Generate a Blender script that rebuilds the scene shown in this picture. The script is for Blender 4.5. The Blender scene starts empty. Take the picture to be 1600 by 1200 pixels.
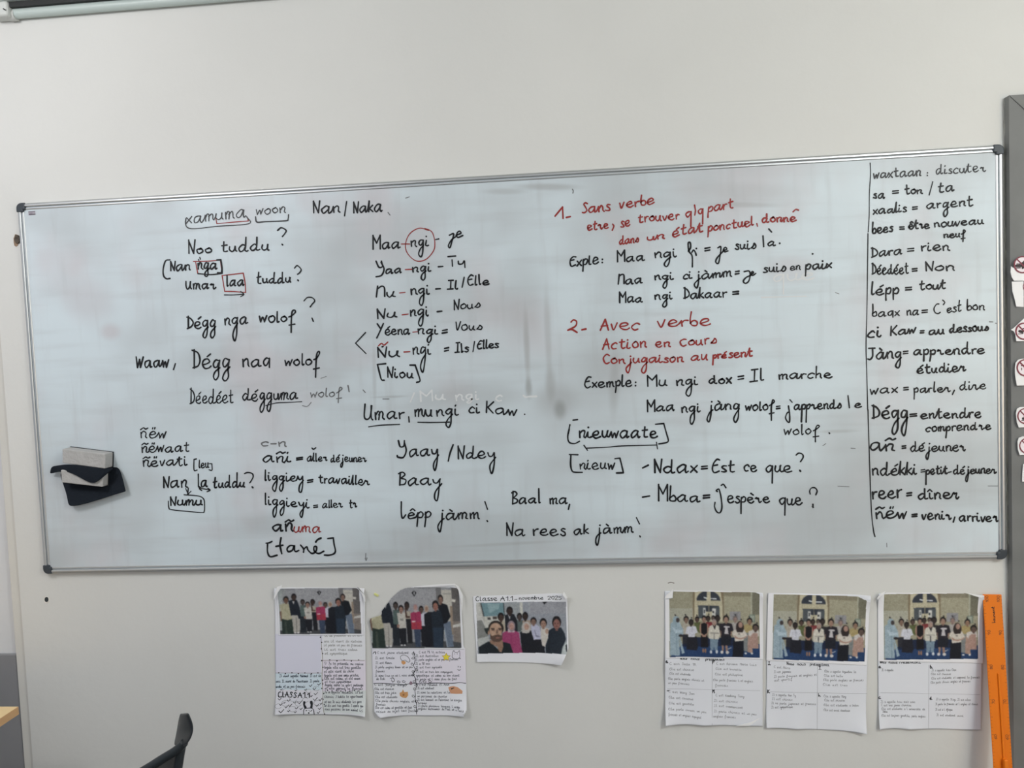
import bpy, math, random
import numpy as np
from mathutils import Vector, Matrix
C = bpy.context.scene.collection
scn = bpy.context.scene

# ---------------------------------------------------------------- camera
F = 1300.0                       # focal length in pixels of the 1600 px wide frame
CAM = np.array([0.303, -2.529, 1.810])
PITCH, YAW, ROLL = (math.radians(a) for a in (-3.24, 5.40, 2.37))
def rotm(p, y, r):
    cy, sy, cp, sp, cr, sr = math.cos(y), math.sin(y), math.cos(p), math.sin(p), math.cos(r), math.sin(r)
    Rz = np.array([[cy, -sy, 0], [sy, cy, 0], [0, 0, 1]])
    Rx = np.array([[1, 0, 0], [0, cp, -sp], [0, sp, cp]])
    Ry = np.array([[cr, 0, sr], [0, 1, 0], [-sr, 0, cr]])
    return Rz @ Rx @ Ry
ROT = rotm(PITCH, YAW, ROLL)
cd = bpy.data.cameras.new('camera'); cam = bpy.data.objects.new('camera', cd); C.objects.link(cam)
cd.sensor_width = 36.0; cd.lens = 36.0 * F / 1600.0; cd.clip_start = 0.05
M4 = Matrix.Identity(4)
for i in range(3):
    M4[i][0] = ROT[i, 0]; M4[i][1] = ROT[i, 2]; M4[i][2] = -ROT[i, 1]; M4[i][3] = CAM[i]
cam.matrix_world = M4
scn.camera = cam

# ---------------------------------------------------------------- world, lamps, exposure
scn.view_settings.view_transform = 'Standard'; scn.view_settings.look = 'None'
scn.view_settings.exposure = 0.0; scn.view_settings.gamma = 1.0
scn.view_settings.use_curve_mapping = False
w = bpy.data.worlds.new('world'); scn.world = w; w.use_nodes = True
w.node_tree.nodes['Background'].inputs[0].default_value = (0.85, 0.90, 1.0, 1)
w.node_tree.nodes['Background'].inputs[1].default_value = 0.45
CEIL = 3.22
LIGHTS = [  # classroom lamps (place, size, power, colour), the last an added low warm fill at the right, no known source
    ((2.2, -2.6, 2.95), 0.25, 103, (0.945, 1.0, 0.99)),
    ((-1.7, -1.7, 2.95), 0.25, 57.5, (1.0, 0.985, 1.0)),
    ((2.6, -2.2, 1.6), 0.5, 47, (1.0, 0.78, 0.52)),
]
for loc, size, power, color in LIGHTS:
    l = bpy.data.lights.new('lamp_or_fill_light', 'POINT'); l.shadow_soft_size = size; l.energy = power; l.color = color
    o = bpy.data.objects.new('lamp_or_fill_light', l); C.objects.link(o); o.location = loc

# ---------------------------------------------------------------- helpers
WALL = 0.018                     # wall plane y; the whiteboard frame comes forward to y = 0
def PX(px, py, y=WALL):
    """point of the plane y = const seen at frame position (px, py)"""
    px = np.asarray(px, float); py = np.asarray(py, float)
    d = np.stack([(px - 800) / F, np.ones_like(px), -(py - 600) / F], -1) @ ROT.T
    t = (y - CAM[1]) / d[..., 1]
    return CAM + d * t[..., None]
def lin(c):
    c = np.asarray(c, float) / 255.0
    return np.where(c <= 0.04045, c / 12.92, ((c + 0.055) / 1.055) ** 2.4)
def alb(c, k=0.80):
    return np.clip(lin(c) / k, 0.002, 0.9)
def rgba(c, k=0.80):
    return tuple(float(v) for v in alb(c, k)) + (1.0,)

def mat(name, color, rough=0.6, metal=0.0, spec=0.5, bump=0.0, bscale=60.0, vary=0.0, vscale=4.0):
    m = bpy.data.materials.new(name); m.use_nodes = True
    nt = m.node_tree; b = nt.nodes['Principled BSDF']
    b.inputs['Base Color'].default_value = color; b.inputs['Roughness'].default_value = rough
    b.inputs['Metallic'].default_value = metal; b.inputs['Specular IOR Level'].default_value = spec
    if bump or vary:
        tc = nt.nodes.new('ShaderNodeTexCoord')
    if bump:
        n = nt.nodes.new('ShaderNodeTexNoise'); n.inputs['Scale'].default_value = bscale; n.inputs['Detail'].default_value = 4
        bp = nt.nodes.new('ShaderNodeBump'); bp.inputs['Strength'].default_value = bump; bp.inputs['Distance'].default_value = 0.01
        nt.links.new(tc.outputs['Object'], n.inputs['Vector']); nt.links.new(n.outputs['Fac'], bp.inputs['Height'])
        nt.links.new(bp.outputs['Normal'], b.inputs['Normal'])
    if vary:
        n2 = nt.nodes.new('ShaderNodeTexNoise'); n2.inputs['Scale'].default_value = vscale; n2.inputs['Detail'].default_value = 5
        nt.links.new(tc.outputs['Object'], n2.inputs['Vector'])
        r = nt.nodes.new('ShaderNodeMapRange'); r.inputs['From Min'].default_value = 0.3; r.inputs['From Max'].default_value = 0.7
        nt.links.new(n2.outputs['Fac'], r.inputs['Value'])
        mx = nt.nodes.new('ShaderNodeMix'); mx.data_type = 'RGBA'
        mx.inputs[6].default_value = color
        mx.inputs[7].default_value = tuple(c * (1 - vary) for c in color[:3]) + (1,)
        nt.links.new(r.outputs['Result'], mx.inputs[0]); nt.links.new(mx.outputs[2], b.inputs['Base Color'])
    return m
def cmat(name, rough=0.5, spec=0.3):
    """printed paper: colour of the print from the sheet's own colour attribute"""
    m = bpy.data.materials.new(name); m.use_nodes = True; nt = m.node_tree; b = nt.nodes['Principled BSDF']
    a = nt.nodes.new('ShaderNodeAttribute'); a.attribute_name = 'print'
    nt.links.new(a.outputs['Color'], b.inputs['Base Color'])
    b.inputs['Roughness'].default_value = rough; b.inputs['Specular IOR Level'].default_value = spec
    return m

def tag(o, label=None, cat=None, group=None, kind=None):
    if label: o['label'] = label
    if cat: o['category'] = cat
    if group: o['group'] = group
    if kind: o['kind'] = kind
    return o
def thing(name, label, cat, loc, group=None):
    o = bpy.data.objects.new(name, None); C.objects.link(o); o.location = Vector(loc); o.empty_display_size = 0.05
    return tag(o, label, cat, group)
def wloc(o):
    v = Vector((0, 0, 0))
    while o is not None:
        v = v + o.location; o = o.parent
    return v
def mesh(name, verts, faces, m=None, parent=None, smooth=False, loc=None, kind=None, label=None):
    """one mesh object; verts are world positions"""
    verts = np.asarray(verts, float)
    if parent is not None: base = np.array(wloc(parent))
    else:
        base = np.array(loc) if loc is not None else verts.mean(0)
    me = bpy.data.meshes.new(name)
    me.from_pydata((verts - base).tolist(), [], [list(map(int, f)) for f in faces])
    if smooth:
        me.polygons.foreach_set('use_smooth', [True] * len(me.polygons))
    me.update()
    o = bpy.data.objects.new(name, me); C.objects.link(o)
    if m: me.materials.append(m)
    if parent is not None: o.parent = parent
    else: o.location = Vector(base)
    if kind: o['kind'] = kind
    if label: o['label'] = label
    return o
def bevel(o, w, seg=2):
    b = o.modifiers.new('bevel', 'BEVEL'); b.width = w; b.segments = seg; b.limit_method = 'ANGLE'
    return o
def box(x0, x1, y0, y1, z0, z1):
    v = [(x, y, z) for x in (x0, x1) for y in (y0, y1) for z in (z0, z1)]
    f = [(0, 1, 3, 2), (4, 6, 7, 5), (0, 4, 5, 1), (2, 3, 7, 6), (0, 2, 6, 4), (1, 5, 7, 3)]
    return v, f
def join(*parts):
    V, Fc = [], []
    for v, f in parts:
        n = len(V); V += [tuple(p) for p in v]; Fc += [tuple(i + n for i in q) for q in f]
    return V, Fc
def prism(poly, d):
    """closed polygon (3-D points) thickened along the vector d"""
    n = len(poly); poly = np.asarray(poly, float); d = np.asarray(d, float)
    V = np.concatenate([poly, poly + d])
    Fc = [tuple(range(n)), tuple(range(2 * n - 1, n - 1, -1))] + [(i, i + n, (i + 1) % n + n, (i + 1) % n) for i in range(n)]
    return V.tolist(), Fc
def extrude_profile(prof, p0, p1, ax_u, ax_v):
    """closed 2-D profile (u,v) swept straight from p0 to p1"""
    p0, p1, ax_u, ax_v = (np.asarray(a, float) for a in (p0, p1, ax_u, ax_v)); n = len(prof)
    ring = np.array([u * ax_u + v * ax_v for u, v in prof])
    V = np.concatenate([ring + p0, ring + p1])
    Fc = [(i, (i + 1) % n, (i + 1) % n + n, i + n) for i in range(n)] + [tuple(range(n - 1, -1, -1)), tuple(range(n, 2 * n))]
    return V.tolist(), Fc
def tube(path, rad, seg=12):
    path = np.asarray(path, float); n = len(path); rad = np.broadcast_to(np.asarray(rad, float), (n,))
    V, Fc = [], []
    for i in range(n):
        t = path[min(i + 1, n - 1)] - path[max(i - 1, 0)]; t /= np.linalg.norm(t)
        a = np.cross(t, (0, 0, 1) if abs(t[2]) < 0.9 else (1, 0, 0)); a /= np.linalg.norm(a); b = np.cross(t, a)
        for k in range(seg):
            q = 2 * math.pi * k / seg
            V.append(tuple(path[i] + rad[i] * (math.cos(q) * a + math.sin(q) * b)))
    for i in range(n - 1):
        for k in range(seg):
            k2 = (k + 1) % seg
            Fc.append((i * seg + k, i * seg + k2, (i + 1) * seg + k2, (i + 1) * seg + k))
    Fc += [tuple(range(seg - 1, -1, -1)), tuple(range((n - 1) * seg, n * seg))]
    return V, Fc

# ---------------------------------------------------------------- pen strokes
rng = random.Random(7)
def smooth_pts(p, sub=6):
    p = np.asarray(p, float)
    if len(p) < 3: 
        if len(p) == 1: return p
        return p[0] + (p[1] - p[0]) * np.linspace(0, 1, 6)[:, None]
    q = np.concatenate([[2 * p[0] - p[1]], p, [2 * p[-1] - p[-2]]])
    out = []
    for i in range(1, len(q) - 2):
        a, b, c, d = q[i - 1], q[i], q[i + 1], q[i + 2]
        for s in range(sub):
            t = s / sub
            out.append(0.5 * ((2 * b) + (c - a) * t + (2 * a - 5 * b + 4 * c - d) * t * t + (3 * b - a - 3 * c + d) * t ** 3))
    out.append(p[-1])
    return np.array(out)
class Ink:
    """collects pen strokes (frame-plane units) and maps them to a surface as one mesh"""
    def __init__(s, fn): s.V, s.F, s.fn, s.starts = [], [], fn, []
    def stroke(s, pts, w, smooth=True, sub=6):
        p = smooth_pts(pts, sub) if smooth else np.asarray(pts, float)
        keep = [0] + [i for i in range(1, len(p)) if np.hypot(*(p[i] - p[i - 1])) > 1e-4]
        p = p[keep]; n0 = len(s.V); s.starts.append(n0)
        if len(p) < 2 or np.hypot(*(p.max(0) - p.min(0))) < 0.6 * w:
            c = p.mean(0); k = 10
            s.V += [tuple(c + 0.62 * w * np.array([math.cos(6.2832 * i / k), math.sin(6.2832 * i / k)])) for i in range(k)]
            s.F.append(tuple(range(n0, n0 + k))); return
        t = np.gradient(p, axis=0); t /= np.maximum(np.hypot(t[:, 0], t[:, 1]), 1e-9)[:, None]
        nrm = np.stack([-t[:, 1], t[:, 0]], 1); ph = rng.random() * 6.28
        hw = 0.5 * w * (1 + 0.10 * np.sin(ph + np.arange(len(p)) * 0.55) + 0.10 * np.sin(ph * 3 + np.arange(len(p)) * 0.17))
        P, N, T, H = list(p), list(nrm), list(t), list(hw)
        # rounded ends
        for e, sg in ((0, -1), (-1, 1)):
            add = [(p[e] + sg * t[e] * hw[e] * a, nrm[e], t[e], hw[e] * b) for a, b in ((0.5, 0.86), (0.9, 0.42))]
            for a in add:
                if e == 0: P.insert(0, a[0]); N.insert(0, a[1]); H.insert(0, a[3])
                else: P.append(a[0]); N.append(a[1]); H.append(a[3])
        for a, b, h in zip(P, N, H):
            s.V += [tuple(a + b * h), tuple(a - b * h)]
        for i in range(len(P) - 1):
            k = n0 + 2 * i; s.F.append((k, k + 1, k + 3, k + 2))
    def build(s, name, m, parent, label=None):
        if not s.F: return None
        return mesh(name, s.points(), s.F, m, parent, label=label)
    def points(s):
        """surface positions; every later stroke lies a hair above the earlier ones"""
        v = np.array(s.V); W = np.array(s.fn(v[:, 0], v[:, 1]))
        layer = np.searchsorted(np.array(s.starts), np.arange(len(v)), side='right') % 24
        W[:, 1] -= 6e-6 * layer; return W

    # (a line of writing is built as its first phrase with the words standing apart from it as its own pieces)
    def build_line(s, name, piece, m, parent, label):
        W = s.points(); starts = s.starts + [len(W)]
        n = len(s.starts); B0 = np.array([W[starts[i]:starts[i + 1]].min(0) for i in range(n)]); B1 = np.array([W[starts[i]:starts[i + 1]].max(0) for i in range(n)])
        size = (B1 - B0).max(1); grp = list(range(n))
        for i in range(n):
            for k in range(i):
                gapv = np.maximum(0, np.maximum(B0[i] - B1[k], B0[k] - B1[i]))
                if np.sqrt((gapv ** 2).sum()) <= max(0.019, 0.49 * max(size[i], size[k])):
                    a, b = grp[i], grp[k]; grp = [b if g == a else g for g in grp]
        first = None
        for g in sorted(set(grp), key=grp.index):
            keep = [i for i in range(n) if grp[i] == g]; idx = np.concatenate([np.arange(starts[i], starts[i + 1]) for i in keep])
            mp = {int(a): b for b, a in enumerate(idx)}
            Fc = [tuple(mp[a] for a in f) for f in s.F if f[0] in mp]
            if first is None: first = mesh(name, W[idx], Fc, m, parent, label=label)
            else: mesh(piece, W[idx], Fc, m, first)
        return first

GL = {
'ş': '0 1 3 5 5 9 8 5 7 1 4 0 1 1.5', 'ř': '0 7.5 1.5 9.5 2.5 7.5 5 8.5 5 3 6.5 0 9 2',  # handwriting: strokes in tenths of the x-height, '|' lifts the pen
'a': '9 9 6 10 2 8 0 4 2 0 5 1 8 5 9 9|9 9 9 3 10 0 12 1', 'b': '1 20 1 11 1 3 3 0 7 1 8 5 6 9 3 8 1 5', 'c': '8 8 5 10 1 7 0 3 3 0 7 1',
'd': '8 8 4 10 0 5 2 0 5 1 8 6|8 20 8 8 8 2 10 0 12 1', 'e': '1 4 5 5 8 7 6 10 2 9 0 4 3 0 7 0 10 2', 'f': '1 8 5 11 9 17 7 20 5 17 4.5 5 4.5 -12|1 -4 9 -3',
'g': '8 9 4 10 1 6 2 2 5 2 8 7|8.3 9.5 8 0 8 -8 5 -12 2 -9 4 -4 9.5 1', 'h': '1 20 1 0|1 5 4 9 7 8 7 2 9 0', 'i': '2 9 2 2 4 0 6 1', 'j': '6 9 6 -4 4 -12 1 -10 1 -6 4 -2 8 1',
'k': '1 20 1 0|7 10 2 5|2 5 8 0', 'l': '1 20 1.5 3 2.5 0 4 1', 'm': '0 9 1 0|1 6 3 10 5 9 5 0|5 6 8 10 10 8 10 2 12 0', 'n': '0 9 1 0|1 6 4 10 7 8 7 2 9 0',
'o': '5 10 1 8 0 4 3 0 7 2 8 6 5 10 3 9', 'p': '1 9 1 0 1 -12|1 6 5 10 8 7 6 1 1 1', 'q': '8 9 4 10 0 6 2 1 5 2 8 8|8 10 8.5 -12', 'r': '0 9 1 0|1 6 3 9 6 9',
's': '6 9 3 10 1 8 5 4 6 1 3 0 0 1', 't': '3 18 3 3 5 0 8 1|0 11 7 12', 'u': '0 9 0 3 3 0 6 3 7 9|7 9 7 2 9 0', 'v': '0 9 3 0 7 10', 'w': '0 9 2 0|2 0 5 7 7 0|7 0 10 10',
'x': '0 9 7 0|7 10 0 0', 'y': '0 9 2 3 5 3 8 9|8 9 8 -4 6 -12 3 -10 4 -5 10 1', 'z': '0 10 7 10|7 10 0 0|0 0 8 0',
'A': '0 0 5 20|5 20 9 0|1 7 8 8', 'B': '2 20 2 0|0 18 5 20 8 16 3 11|3 11 9 8 8 2 2 0', 'C': '8 18 4 20 0 12 1 3 5 0 9 2', 'D': '2 20 3 0|0 19 6 16 10 9 8 3 1 0',
'E': '9 19 5 20 1 14 0 6 3 0 9 2|1 11 6.5 12', 'F': '1 20 1 0|1 20 8 20|1 11 6 11', 'H': '0 20 0 0|8 20 8 0|0 10 8 10', 'I': '1 20 7 20|4 20 4 0|0 0 7 0', 'J': '0 20 9 20|5 20 6 5 3 0 0 1',
'K': '1 20 1 0|9 20 2 9|2 10 9 0', 'L': '0 20 1 8 2 0 6 6', 'M': '1 0 0 20|0 19 6 10|6 10 11 20|11 20 12 0', 'N': '1 0 0 20|0 19 7 0|8 20 7 0', 'Π': '0 0 1 20|1 15 5 20 9 17 9 0',
'P': '1 20 1 0|1 20 7 18 6 11 1 10', 'R': '1 20 1 0|1 20 7 18 6 11 1 10|2 10 8 0', 'S': '8 18 5 20 2 17 5 11 7 4 4 0 0 1', 'T': '0 20 9 20|4 20 4 0', 'U': '0 20 0 5 3 0 7 4 8 18|8 18 8 3 10 0',
'V': '0 20 3 0 7 20', 'W': '0 20 3 0|3 0 6 12|6 12 8 0|8 0 12 19', 'Y': '0 20 3 11 7 13|8 20 7 5 4 -4 0 -1', 'Ÿ': '0 20 4 11|8 21 0 -6',
'0': '4 20 0 14 0 6 4 0 8 6 8 14 4 20', '1': '0 13 4 20|4 20 4 0', '2': '0 16 4 20 8 16 0 0|0 0 8 0', '3': '0 18 5 20 7 15 3 11|3 11 8 6 5 0 0 1', '5': '8 20 1 20|1 20 1 11|1 11 7 11 8 4 4 0 0 1', '6': '7 20 1 10 1 3 4 0 8 4 5 9 1 6', '7': '0 20 8 20|8 20 3 0',
'8': '4 20 0 16 4 11 8 5 4 0 0 5 4 11 8 16 4 20', '9': '8 16 4 20 0 15 4 10 8 15|8 17 6 0', '.': '0 0', ',': '1 2 0 -4', '-': '0 5 6 5.5', '/': '6 20 0 -2', '=': '0 8 7 8.5|0 3 7 3.5', "'": '1 20 0 14', ':': '0 7|0 1', '!': '0 20 1 7|1 0', '?': '0 16 3 20 7 17 4 8|4 0',
}
ACC = {'é': ('e', '0 13 4 16'), 'è': ('e', '0 16 4 13'), 'ê': ('e', '-2 13 1 16 4 13'), 'ë': ('e', '-1 14 -.5 16|2 14 2.5 16'), 'à': ('a', '-2 16 1 13'), 'ñ': ('n', '-5 13 -1 16 2 14 5 15.5'), 'Ñ': ('N', '0 21 1 21.5'), 'î': ('i', '-3 13 0 16 3 13'), 'â': ('a', '-2 13 1 16 4 13'), 'ç': ('c', '0 -1 1 -3')}
def parse(s): 
    out = []
    for st in s.split('|'):
        v = [float(x) for x in st.split()]; out.append(np.array(v).reshape(-1, 2))
    return out
GLP = {k: parse(v) for k, v in GL.items()}
LOOPED = ('suis', 'Nous', 'Vous', 'dans', 'dessous', 'Cours', 'apprends')   # words ending in her closed, looped s
def word_strokes(text, xh, A, D, width=None, gap=3.0, jit=0.05):
    """strokes of a word, baseline at 0, y up, first ink at x = 0, stretched to the ink width"""
    out = []; x = 0.0
    def ymap(y): return np.where(y > 10, xh + (y - 10) / 10 * (A - xh), np.where(y < 0, y / 12 * D, y * xh / 10))
    prev = None                       # where the last letter left off, when it can be joined to the next
    for k, ch in enumerate(text):
        base, acc = ACC.get(ch, (ch, None))
        if base == ' ': x += 7; prev = None; continue
        if base == 's' and k == len(text) - 1 and text in LOOPED: base = 'ş'
        if base == 'r' and k and (k == len(text) - 1 or text[k + 1] == 'e') and rng.random() < 0.8: base = 'ř'
        if base not in GLP: continue
        g = GLP[base]; xs = np.concatenate([s[:, 0] for s in g]); lo, hi = xs.min(), xs.max()
        sy = 1 + rng.uniform(-jit, jit) * 1.6; dy = rng.uniform(-jit, jit) * xh; gp = gap
        new = []
        for s in g:
            q = s.copy()
            if len(q) > 2: q = q + np.array([[rng.uniform(-jit, jit) * 9, rng.uniform(-jit, jit) * 9] for _ in q])
            new.append(np.stack([x + q[:, 0] - lo, ymap(q[:, 1]) * sy + dy], 1))
        if prev is not None and text[k - 1] != 'l' and base in 'inmruřpyvwexbhlkt' and rng.random() < (0.3 if text[k - 1] in 'eéèêë' else 0.6):
            e = new[0][0]
            if e[0] > prev[0]: out.append(np.array([prev, [prev[0] * .45 + e[0] * .55, prev[1] * .6 + e[1] * .4], e]))
        out += new
        last = new[-1][-1]; prev = last if base.islower() and base not in 'cogjqsfpşbvwxt' and last[1] < .35 * xh else None
        extra = acc
        if base in 'ij' and not acc: extra = '-.2 14 .4 15.2'
        if extra:
            cx = x + (hi - lo) / 2 if base not in 'ij' else x + (2 if base == 'i' else 6) - lo
            for s in parse(extra):
                yy = s[:, 1] * xh / 10 if base.islower() else s[:, 1] * xh / 10 - 2 * xh + A
                out.append(np.stack([cx + s[:, 0], yy], 1))
        x += hi - lo + gp
    if not out: return []
    allx = np.concatenate([s[:, 0] for s in out]); lo, hi = allx.min(), allx.max()
    sc = (width / max(hi - lo, 1e-6)) if width else xh / 10
    for s in out: s[:, 0] = (s[:, 0] - lo) * sc
    return out
def write(ink, text, x0, x1, y0, y1, xh, A=None, D=None, w=2.5, slant=0.04, jit=0.065):
    A = A or 2 * xh; D = D or 1.3 * xh
    L = x1 - x0; sl = (y1 - y0) / max(L, 1e-6)
    for s in word_strokes(text, xh, A, D, L, jit=jit):
        px = x0 + s[:, 0] + slant * s[:, 1]; py = y0 + sl * s[:, 0] - s[:, 1]
        ink.stroke(np.stack([px, py], 1), w)

# ---------------------------------------------------------------- the setting
M_wall = mat('painted plaster', rgba((214, 214, 210), 0.92), 0.75, spec=0.25, bump=0.10, bscale=25, vary=0.05, vscale=2.2)
M_strip = mat('cream painted plaster', rgba((210, 208, 201), 0.92), 0.7, spec=0.3, bump=0.08, bscale=25, vary=0.04)
M_side = mat('pale grey paint', rgba((212, 213, 214), 0.92), 0.7, spec=0.3, bump=0.08, bscale=20, vary=0.05)
M_ceil = mat('white ceiling paint', (0.78, 0.78, 0.76, 1), 0.8)
M_floor = mat('grey floor tiles', (0.20, 0.20, 0.20, 1), 0.45, vary=0.2, vscale=1.5)
M_grey = mat('grey oil paint', rgba((126, 127, 125), 0.92), 0.45, spec=0.4, bump=0.10, bscale=14, vary=0.16, vscale=9)
M_plas = mat('rough filler plaster', rgba((170, 170, 162), 0.85), 0.85, bump=0.5, bscale=90, vary=0.3, vscale=40)
XB, XA, XJ = -1.601, -1.645, 1.509       # corner of the wall, edge of the corner strip, edge of the grey frame
v, f = box(XB, 3.2, WALL, WALL + 0.2, 0, CEIL); mesh('wall_back', v, f, M_wall, kind='structure')
# rounded corner strip, set back a little
N = 10; pts = [(XB + 0.0005, WALL + 0.045), (XB + 0.0005, WALL + 0.010)]
prof = [(XA, WALL + 0.018), (XA + 0.006, WALL + 0.011), (XA + 0.03, WALL + 0.010), (XB, WALL + 0.008), (XB, WALL + 0.20), (XA, WALL + 0.20)]
v, f = extrude_profile(prof, (0, 0, 0), (0, 0, CEIL), (1, 0, 0), (0, 1, 0)); mesh('trim_1', v, f, M_strip, kind='structure')
v, f = box(-3.6, XA, WALL + 0.030, WALL + 0.3, 0, CEIL); mesh('wall_left', v, f, M_side, kind='structure')
# dark board added in place of the shade at the foot of that wall
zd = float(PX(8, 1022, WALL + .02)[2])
v, f = box(-3.6, XA - 0.0005, WALL + 0.018, WALL + 0.0299, 0, zd); bevel(mesh('shade_panel', v, f, mat('dark grey painted shade', rgba((136, 136, 138), 0.92), 0.6, vary=.1), kind='structure'), .004, 2)
v, f = box(-3.6, 3.2, -6.0, WALL + 0.3, -0.05, 0.0); mesh('floor', v, f, M_floor, kind='structure')
v, f = box(-3.6, 3.2, -6.0, WALL + 0.3, CEIL, CEIL + 0.05); mesh('ceiling', v, f, M_ceil, kind='structure')

# grey mitred frame on the right: jamb and head, faces sloping in towards the outer edge
yo, yi = WALL - 0.026, WALL - 0.042
p_out = PX(1576.5, 149.5, yo); x_o = float(p_out[0]); z_o = float(p_out[2]); p_in = PX(1612, 182, yi); x_i = float(p_in[0]); z_i = float(p_in[2])
x_r = 3.0
V = []; Fc = []
def quadbox(a, b, c, d):          # sloping face a-b-c-d with sides back to the wall
    n = len(V)
    for p in (a, b, c, d): V.append(p)
    for p in (a, b, c, d): V.append((p[0], WALL, p[2]))
    for q in ((0, 1, 2, 3), (0, 4, 5, 1), (1, 5, 6, 2), (2, 6, 7, 3), (3, 7, 4, 0)): Fc.append(tuple(n + i for i in q))
x_l = XJ + 0.001
quadbox((x_o, yo, z_o), (x_i, yi, z_i), (x_i, yi, 0), (x_o, yo, 0))
quadbox((x_i, yi, z_i), (x_i + 0.10, yi, z_i), (x_i + 0.10, yi, 0), (x_i, yi, 0))
quadbox((x_o, yo - 0.002, z_o + .0005), (x_r, yo - 0.002, z_o + .0005), (x_r, yi - 0.004, z_i), (x_i, yi - 0.004, z_i))
quadbox((x_l, WALL - 0.004, z_o), (x_o, yo, z_o), (x_o, yo, 0), (x_l, WALL - 0.004, 0))
fr = mesh('trim_2', V, Fc, M_grey, kind='structure', label='grey painted mitred frame at the right of the whiteboard')
# ragged filler bead along its edge (own geometry, bumps)
r2 = random.Random(3); V = []; Fc = []; n = 150
for i in range(n):
    z = 0.02 + (z_o - 0.02) * i / (n - 1)
    w1 = 0.006 + 0.004 * r2.random() if z > 2.15 or z < 1.12 else 0.003 + 0.003 * r2.random()
    d = 0.004 + 0.004 * r2.random(); x = x_l - 0.0015 + r2.uniform(-.001, .001)
    V += [(x, WALL + .001, z), (x + w1 * .4, WALL - d, z), (x + w1, WALL - d * 0.7 - 0.004, z), (x + w1 + 0.001, WALL + .001, z)]
for i in range(n - 1):
    for k in range(3): a = 4 * i + k; Fc.append((a, a + 1, a + 5, a + 4))
mesh('filler_bead', V, Fc, M_plas, fr, label='ragged pale plaster edge')

# ---------------------------------------------------------------- whiteboard
ZB, ZT, XL, XR = 1.10, 2.30, -1.5, 1.5
M_alu = mat('brushed aluminium', (0.56, 0.575, 0.58, 1), 0.42, 0.85)
M_cap = mat('dark grey plastic', rgba((48, 54, 60)), 0.45)
M_blk = mat('black marker ink', (0.010, 0.011, 0.013, 1), 0.5, spec=0.3)
M_red = mat('red marker ink', (0.30, 0.035, 0.032, 1), 0.5, spec=0.3)
M_fnt = mat('half wiped black ink', (0.16, 0.165, 0.17, 1), 0.5, spec=0.3)
M_thin = mat('thin dry black ink', (0.055, 0.057, 0.06, 1), 0.5, spec=0.3)
M_wht = mat('wiped pale trace', (0.70, 0.72, 0.725, 1), 0.45, spec=0.3)
board = thing('whiteboard', 'long white dry-erase board with aluminium frame, covered in French and Wolof handwriting', 'whiteboard', (0, 0, ZB))
YB = 0.006                       # board face

def board_material():
    m = bpy.data.materials.new('enamel board'); m.use_nodes = True; nt = m.node_tree; L = nt.links.new
    b = nt.nodes['Principled BSDF']; b.inputs['Roughness'].default_value = 0.38; b.inputs['Specular IOR Level'].default_value = 0.35
    tc = nt.nodes.new('ShaderNodeTexCoord')
    def noise(scale, sx=1, sz=1, det=4, off=0):
        mp = nt.nodes.new('ShaderNodeMapping'); mp.inputs['Scale'].default_value = (sx, 1, sz); mp.inputs['Location'].default_value = (off, 0, off)
        n = nt.nodes.new('ShaderNodeTexNoise'); n.inputs['Scale'].default_value = scale; n.inputs['Detail'].default_value = det
        L(tc.outputs['Object'], mp.inputs[0]); L(mp.outputs[0], n.inputs['Vector']); return n.outputs['Fac']
    def rng_(v, a, b_, c=0, d=1):
        r = nt.nodes.new('ShaderNodeMapRange'); r.inputs['From Min'].default_value = a; r.inputs['From Max'].default_value = b_
        r.inputs['To Min'].default_value = c; r.inputs['To Max'].default_value = d; r.interpolation_type = 'SMOOTHSTEP'
        L(v, r.inputs['Value']); return r.outputs['Result']
    def mixc(fac, a, col):
        x = nt.nodes.new('ShaderNodeMix'); x.data_type = 'RGBA'; L(fac, x.inputs[0]); L(a, x.inputs[6]); x.inputs[7].default_value = col; return x.outputs[2]
    def mul(a, b_):
        x = nt.nodes.new('ShaderNodeMath'); x.operation = 'MULTIPLY'; L(a, x.inputs[0])
        if isinstance(b_, (int, float)): x.inputs[1].default_value = b_
        else: L(b_, x.inputs[1])
        return x.outputs[0]
    base = nt.nodes.new('ShaderNodeRGB'); base.outputs[0].default_value = BOARD_C; c = base.outputs[0]
    c = mixc(mul(rng_(noise(1.6, 1, 1.3, 3), 0.40, 0.70), 0.75), c, BOARD_G)           # wiped ink haze
    c = mixc(mul(rng_(noise(2.6, 1.2, 1, 3, 4.1), 0.48, 0.72), 0.6), c, BOARD_P)       # faint pink from red ink
    c = mixc(mul(rng_(noise(9, 0.25, 2.4, 5, 1.7), 0.46, 0.80), 0.38), c, BOARD_G)     # sideways wipe streaks
    c = mixc(mul(rng_(noise(10, 2.6, 0.3, 4, 7.7), 0.52, 0.82), 0.34), c, BOARD_G)     # downward wipe streaks
    # single smears: frame position, size, turn, strength, colour
    for px, py, rx, ry, rot, st, col in SMEARS:
        p = PX(px, py, YB) - np.array([0, 0, ZB])
        mp = nt.nodes.new('ShaderNodeMapping'); mp.vector_type = 'TEXTURE'
        mp.inputs['Location'].default_value = (float(p[0]), 0, float(p[2])); mp.inputs['Rotation'].default_value = (0, math.radians(rot), 0)
        mp.inputs['Scale'].default_value = (rx * .00195, 10, ry * .00195)
        L(tc.outputs['Object'], mp.inputs[0])
        ln = nt.nodes.new('ShaderNodeVectorMath'); ln.operation = 'LENGTH'; L(mp.outputs[0], ln.inputs[0])
        c = mixc(mul(rng_(ln.outputs['Value'], 1.0, 0.2), st), c, col)
    L(c, b.inputs['Base Color'])
    return m
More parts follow.
